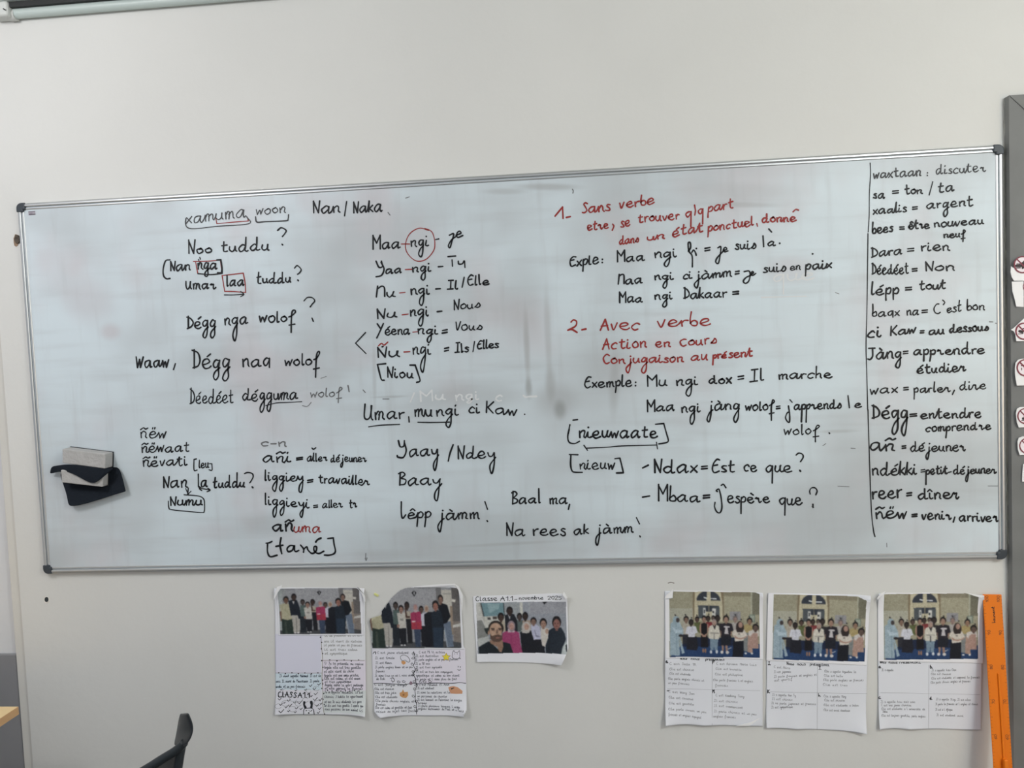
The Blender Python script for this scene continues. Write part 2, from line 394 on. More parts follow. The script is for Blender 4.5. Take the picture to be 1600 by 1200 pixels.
BOARD_C = rgba((193, 204, 209), 0.80); BOARD_G = rgba((163, 167, 169), 0.80); BOARD_P = rgba((184, 178, 181), 0.80)
D1 = rgba((140, 141, 140), 0.80); D2 = rgba((112, 112, 110), 0.80); DP = rgba((170, 155, 158), 0.80)
SMEARS = [(740, 850, 330, 90, -1, .42, D1), (700, 560, 330, 150, 0, .16, D1), (823, 540, 7, 80, 0, .5, D1), (856, 520, 8, 100, 0, .35, D1), (826, 606, 8, 24, 0, .5, D2), (860, 600, 12, 40, 0, .45, D1), (815, 465, 60, 90, 0, .25, D1),
          (855, 292, 70, 8, 4, .5, D1), (790, 299, 50, 7, 3, .35, D1), (872, 625, 50, 35, 0, .35, D1), (875, 640, 14, 22, 0, .5, D2), (960, 600, 12, 70, 4, .4, D1),
          (172, 518, 26, 20, 0, .4, DP), (140, 470, 60, 55, 0, .25, DP), (330, 560, 90, 40, 0, .25, D1), (420, 820, 70, 30, 0, .3, D1), (330, 830, 60, 25, 0, .2, DP),
          (1235, 420, 60, 30, 0, .3, DP), (1090, 350, 40, 30, 0, .2, D1), (700, 470, 120, 60, 0, .25, D1), (760, 700, 80, 50, 0, .2, D1), (740, 620, 120, 30, 0, .3, D1),
          (940, 560, 70, 120, 0, .2, D1), (1160, 320, 70, 6, 4, .35, D1), (1170, 300, 110, 20, 4, .2, D1), (1310, 674, 40, 4, 0, .3, D1), (790, 850, 130, 4, -2, .3, D1),
          (585, 590, 5, 80, 2, .3, D1), (610, 620, 40, 3, 0, .3, D2), (660, 405, 90, 90, 0, .22, D1), (480, 690, 100, 40, 0, .15, DP), (560, 560, 60, 25, 0, .2, DP)]
M_board = board_material()
v, f = box(XL + 0.012, XR - 0.012, YB, WALL - 0.001, ZB + 0.012, ZT - 0.012)
mesh('writing_surface', v, f, M_board, board)
# frame rails: outer lip, rounded band, groove, inner lip (u = inwards from the outer edge, v = out of the wall)
RAIL = [(0, 0), (0, 0.013), (0.002, 0.0165), (0.0055, 0.0185), (0.0095, 0.0185), (0.0115, 0.0165), (0.0122, 0.0095), (0.0146, 0.0095), (0.0152, 0.0150), (0.0185, 0.0150), (0.0205, 0.0128), (0.0205, 0)]
def rail(p0, p1, inward, label=None):
    v, f = extrude_profile(RAIL, p0, p1, inward, (0, -1, 0)); return mesh('frame_rail', v, f, M_alu, board)
g = 0.012
rail((XL + g, WALL, ZT), (XR - g, WALL, ZT), (0, 0, -1)); rail((XL + g, WALL, ZB), (XR - g, WALL, ZB), (0, 0, 1))
rail((XL, WALL, ZB + g), (XL, WALL, ZT - g), (1, 0, 0)); rail((XR, WALL, ZB + g), (XR, WALL, ZT - g), (-1, 0, 0))
for sx, x in ((1, XL), (-1, XR)):
    for sz, z in ((-1, ZT), (1, ZB)):
        a, r = 0.028, 0.017
        poly = [(x - sx * 0.001 + sx * (r - r * math.cos(t)), z - sz * 0.001 + sz * (r - r * math.sin(t))) for t in np.linspace(0, math.pi / 2, 8)]
        poly += [(x + sx * a, z - sz * 0.001), (x + sx * a, z + sz * 0.021), (x + sx * 0.021, z + sz * 0.021), (x + sx * 0.021, z + sz * a), (x - sx * 0.001, z + sz * a)]
        v, f = prism([(p[0], -0.0025, p[1]) for p in poly], (0, WALL + 0.0025, 0))
        bevel(mesh('corner_cap', v, f, M_cap, board), 0.003, 3)
# maker's sticker in the upper left corner
def flatpoly(pts, y, thick=0.0006):
    return prism(PX(np.array(pts)[:, 0], np.array(pts)[:, 1], y - thick), (0, thick, 0))
v, f = flatpoly([(44.2, 330.2), (54.8, 329.6), (55.2, 335.6), (44.6, 336.4)], YB); st = mesh('sticker', v, f, mat('grey sticker', rgba((150, 145, 152)), 0.4), board, label='small grey sticker')
ink = Ink(lambda x, y: PX(x, y, YB - 0.0009))
ink.stroke([(44.8, 331), (54.6, 330.3)], 1.0); ink.stroke([(46, 335.2), (55, 334.7)], 1.6); ink.stroke([(46.3, 333.2), (50.3, 333)], .8)
ink.build('print', mat('dark print', rgba((95, 88, 98)), .5), st)

# ---------------------------------------------------------------- handwriting on the board
# '>' starts one line of writing: ink colour and what it says.  '@ x y s' sets the tracing window of '~' strokes.
# words: text x0 x1 baseline0 baseline1 x-height [ascender] [descender] [pen]
WRITING = '''
>t xamuma
xamuma 291 384 349 339 11 17 0 1.7
@ 200 300 4
~ 1.6 362 165 359 195 372 222 420 229 560 214 755 198 742 155
>r red underline below uma
~ 1.4 549 165 555 198
~ 1.4 555 198 650 189 752 181
~ 1.4 752 181 746 158
>t woon
woon 400 446 335 332 9 0 0 1.7
~ 2 797 155 806 188 860 185 985 180 1000 168 1003 142
>k Nan / Naka
Nan 489 531 333 332 10 17
~ 2.4 1366 60 1353 150
Naka 552 597 332 330 10 17
>k Noo tuddu ?
Noo 294 330 396 395.5 8 21
tuddu 346 420 393 391 9 19
~ 2.3 935 240 958 223 988 240 978 262 965 278
~ 2.3 962 326 967 331
>k [Nan nga]
~ 2.3 262 424 235 430 220 478 222 522 240 542 262 540
Nan 266 297 423 422 9 14
nga 309 339 421 420 9 0 11
~ 1.6 440 421 443 430
~ 1.6 448 408 452 420
~ 2.4 555 425 580 424
~ 2.8 580 424 587 470 586 505
~ 2.4 586 505 560 505
~ 2 436 510 520 516 588 508
>r red box around nga
~ 1.6 408 434 500 432 578 425
~ 1.8 578 425 588 508
~ 1.6 586 510 500 516 436 510
~ 1.6 436 510 422 436
>k Umar laa tuddu ?
Umar 290 337 452 451 9 13
laa 354 381 447 445.5 9 17
tuddu 401 454 443 441 8 18
~ 2.2 1040 476 1058 460 1082 484 1072 505 1060 514
~ 2.4 1061 550 1065 555
~ 1.7 602 643 660 643 722 639
~ 1.7 704 622 724 639 703 655
>r red box around laa
~ 1.7 590 522 720 507
~ 1.7 720 507 732 570 735 628
~ 1.7 735 628 660 622 604 621
~ 1.7 604 621 588 522
>k Dégg nga wolof ?
Dégg 291 337 513 512.5 11 20 15
nga 351 387 507.5 506 10 0 24
wolof 405 461 503 502 9 18 17
~ 2 1100 680 1120 660 1150 660 1167 680 1150 702 1139 718
~ 2.2 1150 788 1158 808
>k Waaw, Dégg naq wolof
Waaw 212 263 574 573 11 16
~ 2 296 1072 284 1110
Dégg 299 359 576 575 14 27 20
naq 379 421 573 572 12 0 2
wolof 445 499 571 570 9 19 18
>k Déedéet dégguma
Déedéet 296 364 630.5 629 11 23 0 1.9
dégguma 379 465 626 623 10 17 18 2.2
@ 180 540 4
~ 1.5 940 375 1010 358 1080 355 1166 350
>f half wiped word wolof
wolof 485 534 621 619 7 13 0 1.8
~ 2 1455 250 1462 288
~ 1.2 1170 375 1200 380 1225 355
~ 1 1285 205 1320 193
>k ñëw
ñëw 219 259 684.5 684 10 0 0 2
>k ñëwaat
ñëwaat 221 295 707 705 9 16 0 2
>k ñëvati [leu]
ñëvati 223 292 728.5 727 9 13 0 2.2
~ 1.8 508 708 492 712
~ 1.8 492 712 493 778 512 778
leu 311 326 731 731 7 12 0 1.9
~ 1.8 590 738 604 738
~ 1.8 604 738 605 778 586 776
>k Nan la tuddu ?
Nan 255 293 761.5 760.5 10 18
la 309 324 761 760.5 9 20
tuddu 333 382 761.5 760.5 8 20
~ 2 808 800 828 793 856 800 862 820 848 848 840 858
~ 2.6 855 882 861 888
~ 1.7 527 893 560 896 592 904
~ 1.7 544 881 525 893 541 906
~ 1.7 578 891 594 904 574 913
~ 1.7 440 893 455 925
~ 1.7 474 910 456 928
~ 1.7 457 890 453 928
>k Numu in a drawn box
Numu 266 316 789.5 788.5 8 14
~ 1.6 332 972 335 1012 350 1025 440 1035 540 1043 556 1036 558 990 552 958 520 940 430 932
>f half wiped letters
c-n 409 447 696.5 697 7 10 0 2.2
>k añi = aller déjeuner
añi 411 454 722 722 10 0 0
= 463.5 472.5 720 719 6 0 0 2.6
aller 480 511 721 720 7 13 0 1.9
@ 360 640 5.333
~ 2 680 320 692 330 712 318
déjeuner 517 572 722 721 7 12 9 1.9
>k liggiey = travailler
liggiey 414 474 750.5 752 8 17 18 2.2
= 480.5 488.5 756 755 6 0 0 2.4
travailler 498 577 754 758 8 14 0 2.2
>k liggieyi = aller tr
liggieyi 414 483 788 793 8 18 17 2.2
= 490 496 794.5 794 6 0 0 2.2
aller 504 535 794 792 7 13 0 1.9
tr 546 557 793 793 7 14 0 2
>k añ
añ 426 458 830 830 11 0 0 2.9
>r red letters uma
uma 459 501 831 832 8 0 0 2
>k [tané]
@ 400 800 11.43
~ 2.6 285 525 235 550 178 556
~ 2.6 205 570 203 690 225 770 270 798 375 772
~ 2.7 447 460 428 580 445 680 460 745
~ 2.7 358 615 480 592
~ 2.7 690 605 610 600 555 655 580 708 650 680 680 610 690 690 720 705 765 685
~ 2.7 795 590 850 660 848 720
~ 2.7 850 670 905 620 930 680 1000 740 1070 700 1080 625 1040 620 1035 680 1070 725 1130 740 1210 700
~ 2.9 1068 535 1100 495 1160 465
~ 2.6 1280 475 1380 462
~ 2.6 1380 462 1395 580 1418 690 1390 745 1300 772 1222 768
>k Maa ngi - je
@ 500 300 4
Maa 582 625 389 387 9 21
ngi 642 669.5 384.5 384 10 0 18 2.3
~ 2 722 297 743 293
~ 2.4 808 270 835 262 824 310 812 348 802 335 822 300 850 278
~ 2.4 850 270 880 258 872 244 856 258 860 284 892 272
>r red ring around ngi
~ 1.5 680 240 620 226 560 262 534 328 548 385 600 430 660 422 708 370 718 320 706 262 685 238 655 228
>r red dash
~ 1.8 508 325 560 325
>k Yaa ngi - Tu
~ 2.4 350 432 368 470 390 465 384 432
~ 2.4 382 440 400 480 385 520 350 530
aa 603 627 427.5 426.5 7 0 0
ngi 644.5 673 424.5 423.5 8 0 14 2.4
~ 2.6 740 467 768 465
~ 2.6 800 404 848 400
~ 2.3 825 424 828 464
~ 2.3 864 432 868 450 890 448 902 430 906 472
>r red dash
~ 1.8 533 485 575 483
>k Mu - ngi - Il/Elle
Πu 588 617.5 464.5 463 8 16
ngi 642 670.5 460 459.5 9 0 18 2.4
~ 2.8 724 606 752 604
Il 699 715 452 451 8 13
~ 1.9 901 533 888 596
Elle 731 764 446 444 7 14
>r red dash
~ 1.8 498 631 532 627
>k Nu - ngi - Nous
Nu 589 620 497.5 496 8 14
ngi 641 669 493.5 493 9 0 16 2.4
~ 2.8 733 748 762 745
Nous 709 750 484.5 480.5 8 16 0 2
>r red dash
~ 1.8 513 768 552 763
>k Yéena ngi = Vous
~ 2.2 358 824 380 856
~ 2.2 396 822 375 870 355 912
éena 602 640 523 521.5 8 0 0 2.3
ngi 653 684 522 521.5 8 0 14 2.4
= 691 698.5 523 522 8 0 0 2.6
Vous 712 753 516 515 8 14 0 2
>r red dash
~ 1.6 580 876 610 873
>k Ñu - ngi = Ils/Elles
Ñu 589.5 624 558 557 9 15
ngi 645 673 554 553 10 0 26 2.2
= 694.5 700.5 551 550 8 0 0 2.6
Ils 711 732 551 549 8 14
~ 1.9 966 934 956 998
Elles 746 778.5 545 543 7 13
~ 1.9 285 878 222 945
~ 1.9 222 945 288 1010
>r red tilde
~ 1.9 365 962 385 946 400 957 424 938
>r red dash
~ 1.8 525 1000 562 998
>k [Niou]
@ 540 560 5.333
~ 2.8 334 44 264 51
~ 2.4 266 52 280 110 298 175 322 182
Niou 605 645.5 590 591 9 15
~ 2.6 536 56 580 56
~ 2.6 580 56 600 115 620 185 592 200
>k Umar, mu ngi ci Kaw.
Umar 569 631 656 654 11 25
~ 2 526 486 530 530
mu 648 675 650 650 10
ngi 682 716 650 648 10 0 20
ci 733 749 645 645 9
Kaw 760 807 645 649 9 18
~ 2 1490 464 1494 468
~ 2 192 570 300 556 450 550
~ 2.2 602 532 720 534 865 531
>k Yaay / Ndey
~ 2.6 440 686 455 735 485 730 490 685
~ 2.6 490 700 505 770 480 825 435 822 430 810
aay 640 685.5 712 711 11 0 26
~ 2.6 896 720 870 790 855 856
Ndey 715 774.5 717 716 10 21 25
>k Baay
Baay 622 690 758.5 757 10 21 29
>k Lêpp jàmm !
Lêpp 626 673 810 809 9 26 13
jàmm 685 748.5 811 810 9 0 18
@ 560 680 5.333
~ 2.2 1054 553 1076 618
~ 2.4 1072 712 1077 719
>k Baal ma,
Baal 799 844 787 786 8 20
ma 859 886 787.5 787 9
@ 760 640 5.333
~ 2.2 693 790 683 832
>k Na rees ak jàmm !
Na 791 820 837 837.5 10 21
rees 833 883 836.5 836 10
ak 897 919.5 834.5 834 8 15
jàmm 931.5 989 834 832 9 0 17
~ 2.2 1250 900 1276 953
~ 2.4 1278 1052 1282 1060
>k [nieuwaate]
~ 2.2 722 88 760 83
~ 2.4 696 126 690 155
~ 2.4 690 162 678 225 690 272 735 283 776 264
nieuwaate 905 1027 684 683 11 20 0 2.7
~ 2.4 1410 122 1478 116
~ 2.4 1478 116 1500 195 1516 255 1500 275 1437 286
~ 1.8 838 321 1000 314 1130 303 1420 295
~ 1.8 812 297 843 340
~ 1.8 1417 272 1426 328
>k [nieuw]
~ 2.6 762 376 692 374
~ 2.4 704 378 702 460 715 512 745 522 800 523
nieuw 906 960 733 732.5 9 0 0 2.1
~ 2.3 1070 409 1112 404
~ 2.3 1112 404 1128 465 1141 524
~ 2.8 1141 526 1085 529
>k - Ndax = Est ce que ?
@ 980 690 5
~ 2.8 120 206 165 184
Ndax 1022 1089 738 738 11 22 0 2.8
= 1096 1105 735.5 735 8 0 0 2.4
Est 1113 1147.5 738 737 10 21 0 2.6
ce 1163 1182 736.5 737 9 0 0 2.4
que 1197 1237 738 738 10 0 15 2.5
~ 2.4 1320 105 1340 90 1368 98 1375 122 1355 156
~ 2.8 1348 224 1354 232
>k - Mbaa = j'espère que ?
~ 2.6 120 434 175 425
Mbaa 1028 1093.5 783 784 10 24 0 2.5
= 1099 1108.5 780.5 780 8 0 0 3
~ 2.3 704 390 695 383 714 370 722 385 734 440 740 515 725 555 700 548 683 510 686 475
~ 2.5 734 342 752 334 771 360
espère 1137 1202 785.5 785 9 0 18
que 1218 1253 788 788.5 10 0 15
~ 2.1 1430 410 1426 385 1440 362 1468 362 1484 385 1474 416
~ 2.4 1451 490 1452 515
>r 1 - Sans verbe
@ 840 280 5.333
~ 2.5 145 308 208 232
~ 2.5 208 232 212 326
~ 3 240 319 272 312
Sans 910 953 332.5 329 9 17
verbe 968 1022 326 318 9 18
>r être, se trouver q'lq part
etre 918 950 360 357 8 14
~ 2.4 625 374 635 392 622 426
se 970 984 355 353 9
trouver 997.5 1061 347.5 342 8 13
q 1071.5 1080 340 339 8 0 14
~ 2.2 1308 216 1316 260
~ 2.2 1316 260 1310 300
q 1091 1098.5 334.5 334 8 0 15
part 1106.5 1145 331.5 324.5 8 15 8
>r dans un état ponctuel, donné
dans 968 997.5 382 378 7 13
un 1011.5 1038 375 373 6
état 1051 1098 370 361 8 16
ponctuel 1106.5 1177 361.5 352 8 15 8
@ 1100 280 5.333
~ 2.2 440 370 446 392
donne 1191 1244 348 345 7 13 0 2.7
~ 2.2 742 272 765 252 788 258
>k Exple : Maa ngi fi = je suis là.
Exple 890.6 935 416.5 411.5 9 15 9
~ 2.5 905 622 905 622
: 941 944.5 411 411 8
Maa 964 1007 409 406.5 8 16
ngi 1023 1056.5 403 401 8 0 14
@ 840 280 5.333
~ 2.6 1256 600 1275 570 1272 530 1255 535 1262 600 1288 640 1290 730
~ 2.4 1285 610 1300 590 1315 610 1322 634
~ 2.4 1322 575 1324 580
= 1101.5 1109 394 393 8 0 0 2.8
@ 1100 280 5.333
~ 2.4 115 572 140 564 135 630 120 700 98 690 110 655 160 600
~ 2.4 160 592 190 585 180 568 164 582 172 604 200 598
suis 1149 1180.6 390 388 8
~ 2.1 492 472 498 562
a 1200 1211.5 384 383.5 7
~ 2.6 540 414 564 441
~ 2.6 628 532 634 537
>k Maa ngi ci jàmm = je suis en paix
Πaa 966 1003.5 444 442.5 8 15
ngi 1023 1052 437.5 436.5 7 0 15
ci 1068 1081 436 435 7
jàmm 1085.5 1143 437 432 8 0 14
= 1149 1154.5 430.5 430 7 0 0 2.8
~ 2.4 335 770 375 765 385 800 372 850 345 868 328 850 350 820 395 798
~ 2.4 390 795 412 780 405 770 392 785 404 802 432 785
suis 1193 1227.5 426 423 8
en 1235 1250.5 422 421 5.5 0 0 1.9
paix 1259 1299 421.5 418.5 8 0 10 2.7
>k Maa ngi Dakaar =
Maa 967.5 1003.5 472.5 471.5 8 16
ngi 1023 1050 468 467 7 0 13
Dakaar 1068 1135 466.5 464 8 16
= 1145 1153.5 462.5 462 7 0 0 2.8
>r 2 - Avec verbe
@ 860 480 5.333
~ 2.6 172 124 192 106 218 120 208 158 145 192
~ 3 145 192 180 186 222 210
~ 3 262 189 295 181
Avec 938 999 516 514.5 10 19
verbe 1027 1110 512 507 10 23
>r Action en cours
Action 941.6 1010 546 543 9 15
en 1024.6 1047.5 542 541 8
Cours 1062.5 1119 541 536 8 12
>r Conjugaison au présent
Conjugaison 942.5 1068 568 565 7 14 15
au 1080 1105 563 562 8
pré 1114 1135 560.5 559 6 0 10 2.7
sent 1139 1175 559 556.5 7 15 0 2.6
>k Exemple : Mu ngi dox = Il marche
Exemple 913.5 987 606 603 8 16 9
: 993 996 603 603 8
Mu 1011 1042 604 603 9 16
ngi 1057 1090 602 601 8 0 18
dox 1108 1142.5 599.5 599 8 13 0 2.7
= 1153 1161.5 596 595 8 0 0 2.4
Il 1172 1193 596.5 594 8 18
marche 1217 1300 592.5 590 8 18
>k Maa ngi jàng wolof = j'apprends le
Maa 1011 1053 643 641 8 19
ngi 1065 1094 644 643 8 0 18
jàng 1105.6 1155 641 640 9 0 20
wolof 1164.7 1209.7 641.5 640.5 8 15 15
= 1213 1218.5 641 640.5 7 0 0 2.4
@ 1100 560 5.333
~ 2.3 704 396 714 470 712 530 695 525 680 495 690 460 702 448
~ 2.1 716 344 735 366
apprends 1241 1314 640 638 8 14 20 2.5
~ 2.2 1200 310 1212 412
e 1336 1346 637 636 7
>k wolof.
wolof 1225 1280 679 678 8 15 13 2
~ 2.2 1043 620 1047 626
>k tall column line at the right
@ 1300 220 5.333
~ 1.4 318 185 322 270 312 430 310 620 302 760
@ 1300 440 5.333
~ 1.5 300 -400 292 200 284 520 290 760 298 1070
@ 1300 640 5.333
~ 1.8 300 0 312 400 328 830 345 1000 358 1058
>t waxtaan : discuter
waxtaan 1364.7 1439 278.5 274 8 16 0 2.1
: 1449 1451 275 275 7 0 0 2
discuter 1463 1540 272 267.5 8 14 0 1.9
>k sa = ton / ta
sa 1364.7 1382 310 309 8
= 1394.7 1403.5 304.5 304 7 0 0 2.4
ton 1414 1441 303.5 302 7 17
@ 1300 220 5.333
~ 2.1 840 340 810 452
ta 1466 1490.5 300 298 8 16
>k xaalis = argent
xaalis 1364.7 1416 334.5 330.5 7 15
= 1426 1433 329 328.5 7 0 0 2.4
argent 1448 1520 326 321 8 17 13
>k bees = être nouveau neuf
bees 1363 1394.7 365 361.5 8 17 0 2.7
= 1406 1412.5 360 360 7 0 0 2.7
être 1420 1452 357.5 356.5 7 15 0 2.6
nouveau 1460 1537 355 349.5 7 0 0 2.4
neuf 1475 1508 371.5 370 6 12 8 2.4
>k Dara = rien
Dara 1361 1409 402 397 8 16
= 1418 1427.5 395 394.5 7 0 0 2.2
rien 1439.7 1484 392.5 390.5 8
>k Déedéet = Non
Déedéet 1362 1419 429 427.5 9 16 0 2.4
= 1425.6 1432.5 425.5 425 7 0 0 2.8
Non 1446 1491 423.5 422 8 15
>k lépp = tout
lépp 1362 1404 460.5 459 9 19 9 2.7
= 1415 1424 455 454.5 7 0 0 2.8
tout 1437 1477 452.5 451 7 14 0 2.6
>k baqx na = C'est bon
baqx 1363 1405 495 492.5 8 20 3 2.1
na 1417 1435.5 492.5 491.5 7 0 0 2.1
= 1440.6 1449 490.5 490 7 0 0 2
@ 1300 440 5.333
~ 2.1 890 186 870 190 850 225 860 258 885 266 902 256
~ 2 922 154 940 172 928 192
est 1480 1501.6 488 486 7 17 0 2.1
bon 1511 1538 485 484 7 16 0 2.1
>k ci Kaw = au dessous
ci 1356 1376.5 527 526 10 0 0 2.8
Kaw 1392 1430.5 524.5 520 8 16 0 2.6
= 1438 1443.5 522 522 7 0 0 2.6
au 1452 1475 522.5 521 7 0 0 2.6
dessous 1484 1544 519.5 516.5 7 13 0 2.7
>k Jàng = apprendre étudier
Jàng 1356 1408 561 559 10 17 15 2.6
= 1411.6 1418.5 555 554.5 7 0 0 2.4
apprendre 1428 1538 554.5 552 8 17 10 2.6
étudier 1433 1509 584 579.5 8 15 0 2.6
>k wax = parler, dire
wax 1359.6 1402 615.5 613.5 8 0 0 2.2
= 1412 1419 612 611.5 7 0 0 2.2
parler 1428 1484.7 613 612 7 15 11 2.2
~ 2.1 1020 905 1003 942
dire 1499.7 1540 609 608 8 14 0 2.1
>k Dégg = entendre comprendre
Dégg 1362 1418 653 654 12 21 24 2.9
= 1422 1432 653 652 7 0 0 2.6
entendre 1439 1532.5 654 652 8 15 0 2.6
comprendre 1447 1548 674.5 670.5 7 12 11 2.4
>k añ = déjeuner
añ 1360 1398.5 704 704 12 0 0 2.8
= 1409.7 1415 702.5 702 7 0 0 2.6
déjeuner 1423 1508 705 704.5 8 15 12 2.3
>k ndékki = petit déjeuner
ndékki 1363 1432 742 741 10 19 0 2.5
= 1439 1444.5 740 739.5 6 0 0 2.2
petit 1447 1480 741.5 740 7 13 16 2.5
@ 1300 640 5.333
~ 2.4 972 523 993 518
déjeuner 1490 1556.5 740.5 739 7 13 11 2.3
>k reer = dîner
reer 1363 1408 779 777 12 0 0 2.8
= 1417 1424 776.5 776 7 0 0 2.8
dîner 1435 1498 780 778.5 9 17 0 2.6
>k ñëw = venir, arriver
ñëw 1368 1416 810 809 11 0 0 2.7
= 1425 1432.5 809 808.5 7 0 0 2.6
venir 1440.6 1486 811.5 811 8 0 0 2.6
~ 2.3 1024 895 1011 937
arriver 1499 1560 813.5 814.5 8 0 0 2.6
>f small stray pen marks
@ 840 280 5.333
~ 1.6 290 82 297 98 294 116
@ 980 690 5
~ 1 1440 505 1460 515
@ 540 560 5.333
~ 1.2 310 338 362 338
~ 1.2 145 262 165 285
@ 1300 640 5.333
~ 1 1300 636 1388 636
~ 1 456 1112 458 1145
@ 1300 440 5.333
~ 1.2 1310 335 1342 336
~ 1.2 1362 346 1378 350
@ 560 680 5.333
~ 1.2 62 985 60 1030
~ 1.2 56 1025 64 1045 72 1022
@ 500 300 4
~ 1.4 425 128 438 145
~ 1.2 535 38 560 30
@ 1100 560 5.333
~ 1.2 1225 748 1260 750
~ 1 1115 1065 1210 1070
~ 1 990 728 1015 710
@ 1100 280 5.333
~ 1 1095 945 1125 955
>w pale wiped trace of older words
@ 540 560 5.333
~ 2.4 572 288 540 362
Mu 656 696 627 624 8 17 0 2.6
ngi 712 748 626 624 8 0 5 2.4
c 775 784 626 626 8 0 0 2.4
~ 3 1482 310 1500 322 1530 318 1590 316
@ 1100 280 5.333
que 1209 1272 440 436 10 0 18 2.4
~ 2 480 985 640 980 850 975
'''
INKS = {'k': (M_blk, 0.0009), 't': (M_thin, 0.0009), 'r': (M_red, 0.0007), 'f': (M_fnt, 0.0006), 'w': (M_wht, 0.0005)}
def build_writing():
    ink = None; T = (0, 0, 1); head = None
    def flush():
        if ink is None: return
        colr = {'k': 'black', 't': 'thin black', 'r': 'red', 'f': 'faded grey', 'w': 'pale'}[head[0]]
        label = colr + (' handwriting: ' if head[0] in 'kt' else ' pen: ') + head[1]
        if head[0] in 'fw':
            o = ink.build('handwriting', INKS[head[0]][0], board, label=label)
            if 'stray' in head[1] or head[0] == 'w': o['kind'] = 'stuff'
        else: ink.build_line('handwriting', 'word', INKS[head[0]][0], board, label)
    for ln in WRITING.strip().splitlines():
        if ln[0] == '>':
            flush(); head = (ln[1], ln[3:].strip()); off = INKS[ln[1]][1]
            ink = Ink(lambda x, y, o=off: PX(x, y, YB - o))
        elif ln[0] == '@': T = tuple(float(a) for a in ln[1:].split())
        elif ln[0] == '~':
            v = [float(a) for a in ln[1:].split()]; p = np.array(v[1:]).reshape(-1, 2) / T[2] + np.array(T[:2])
            ink.stroke(p, v[0])
        else:
            q = ln.split(); n = [float(a) for a in q[1:]] + [0, 0, 0, 0]
            x0, x1, y0, y1, xh, A, D, wd = n[:8]
            write(ink, q[0], x0, x1, y0, y1, xh, A or None, D or None, wd or 2.4)
    flush()
build_writing()

# ---------------------------------------------------------------- erasers and felt stuck to the board
M_foam = mat('grey felt pad', rgba((168, 167, 165), 0.80), 0.95, spec=0.1, bump=0.35, bscale=120, vary=0.12, vscale=30)
M_felt = mat('black felt', rgba((26, 31, 38), 0.80), 0.9, spec=0.15, bump=0.2, bscale=150)
M_magn = mat('black magnetic back', rgba((38, 42, 46), 0.8), 0.5)
def zo(pts): return [(70 + a / 9.23, 680 + b / 9.23) for a, b in pts]
def eraser(label, front, yf, yb):
    p = np.array(zo(front)); fp = PX(p[:, 0], p[:, 1], yf)
    o = thing('board_eraser', label, 'board eraser', fp.mean(0) * np.array([1, 0, 1]) + np.array([0, yb, 0]), 'grey board erasers on the whiteboard')
    v, f = prism(fp, (0, yb - 0.003 - yf, 0)); bevel(mesh('felt_pad', v, f, M_foam, o), 0.003, 2)
    c = fp.mean(0); q = c + (fp - c) * np.array([1.015, 1, 1.05]); q[:, 1] = yb - 0.003
    v, f = prism(q, (0, 0.003, 0)); mesh('magnetic_back', v, f, M_magn, o, label='thin black backing')
eraser('upper grey felt board eraser, fully visible above the black cloth', [(250, 195), (875, 270), (870, 485), (250, 400)], -0.040, YB - 0.0005)
eraser('lower grey felt board eraser, half covered by the black cloth', [(228, 500), (838, 560), (832, 748), (243, 683)], -0.036, YB - 0.008)
rows = [  # back sheet hanging behind the lower eraser, then the flap laid over it (tracing window units, depth)
    [(200, 520, .0035), (480, 470, .0035), (760, 470, .0035), (1000, 452, .0035), (1065, 462, -.002)],
    [(222, 620, .0035), (500, 600, .0035), (780, 580, .0035), (1010, 545, .003), (1105, 540, -.006)],
    [(262, 730, -.002), (520, 720, .0035), (800, 700, .0035), (1030, 660, -.002), (1135, 650, -.010)],
    [(300, 840, -.008), (540, 840, -.006), (810, 800, -.006), (1040, 760, -.008), (1158, 745, -.014)],
    [(322, 950, -.014), (550, 920, -.011), (810, 870, -.010), (1040, 810, -.012), (1172, 800, -.014)],
    [(338, 1050, -.018), (560, 1002, -.016), (810, 928, -.014), (1035, 848, -.014), (1178, 812, -.012)]]
def sheet3(rows):
    V, Fc = [], []; n = len(rows[0])
    for r in rows:
        for a, b, y in r:
            V.append(tuple(PX(70 + a / 9.23, 680 + b / 9.23, y)))
    for i in range(len(rows) - 1):
        for k in range(n - 1): a = i * n + k; Fc.append((a, a + 1, a + n + 1, a + n))
    return V, Fc
flap = [
    [(112, 446, -.012), (205, 432, -.020), (330, 416, -.034), (480, 430, -.040), (680, 455, -.041), (870, 480, -.040), (985, 470, -.022)],
    [(85, 470, -.012), (200, 462, -.022), (330, 455, -.037), (480, 490, -.042), (685, 560, -.042), (850, 540, -.042), (985, 478, -.024)],
    [(74, 520, -.010), (198, 500, -.021), (330, 492, -.038), (475, 560, -.043), (690, 660, -.043), (830, 600, -.043), (980, 488, -.025)],
    [(62, 566, -.006), (196, 527, -.020), (325, 522, -.038), (468, 585, -.043), (690, 724, -.043), (790, 650, -.043), (975, 496, -.025)]]
cl = mesh('felt_cloth', *join(sheet3(rows), sheet3(flap)), M_felt, smooth=True)
so = cl.modifiers.new('thickness', 'SOLIDIFY'); so.thickness = 0.0016; so.offset = 0
sb = cl.modifiers.new('soft', 'SUBSURF'); sb.levels = 1; sb.render_levels = 2; sb.boundary_smooth = 'PRESERVE_CORNERS'
tag(cl, 'black felt cloth pinned between the two grey board erasers on the whiteboard', 'cloth')

# ---------------------------------------------------------------- small things on the wall
def disc(px, py, y, rx, ry, n=16, jag=0.0, seed=1):
    r = random.Random(seed)
    return [tuple(PX(px + rx * math.cos(6.2832 * i / n) * (1 + r.uniform(-jag, jag)), py + ry * math.sin(6.2832 * i / n) * (1 + r.uniform(-jag, jag)), y)) for i in range(n)]
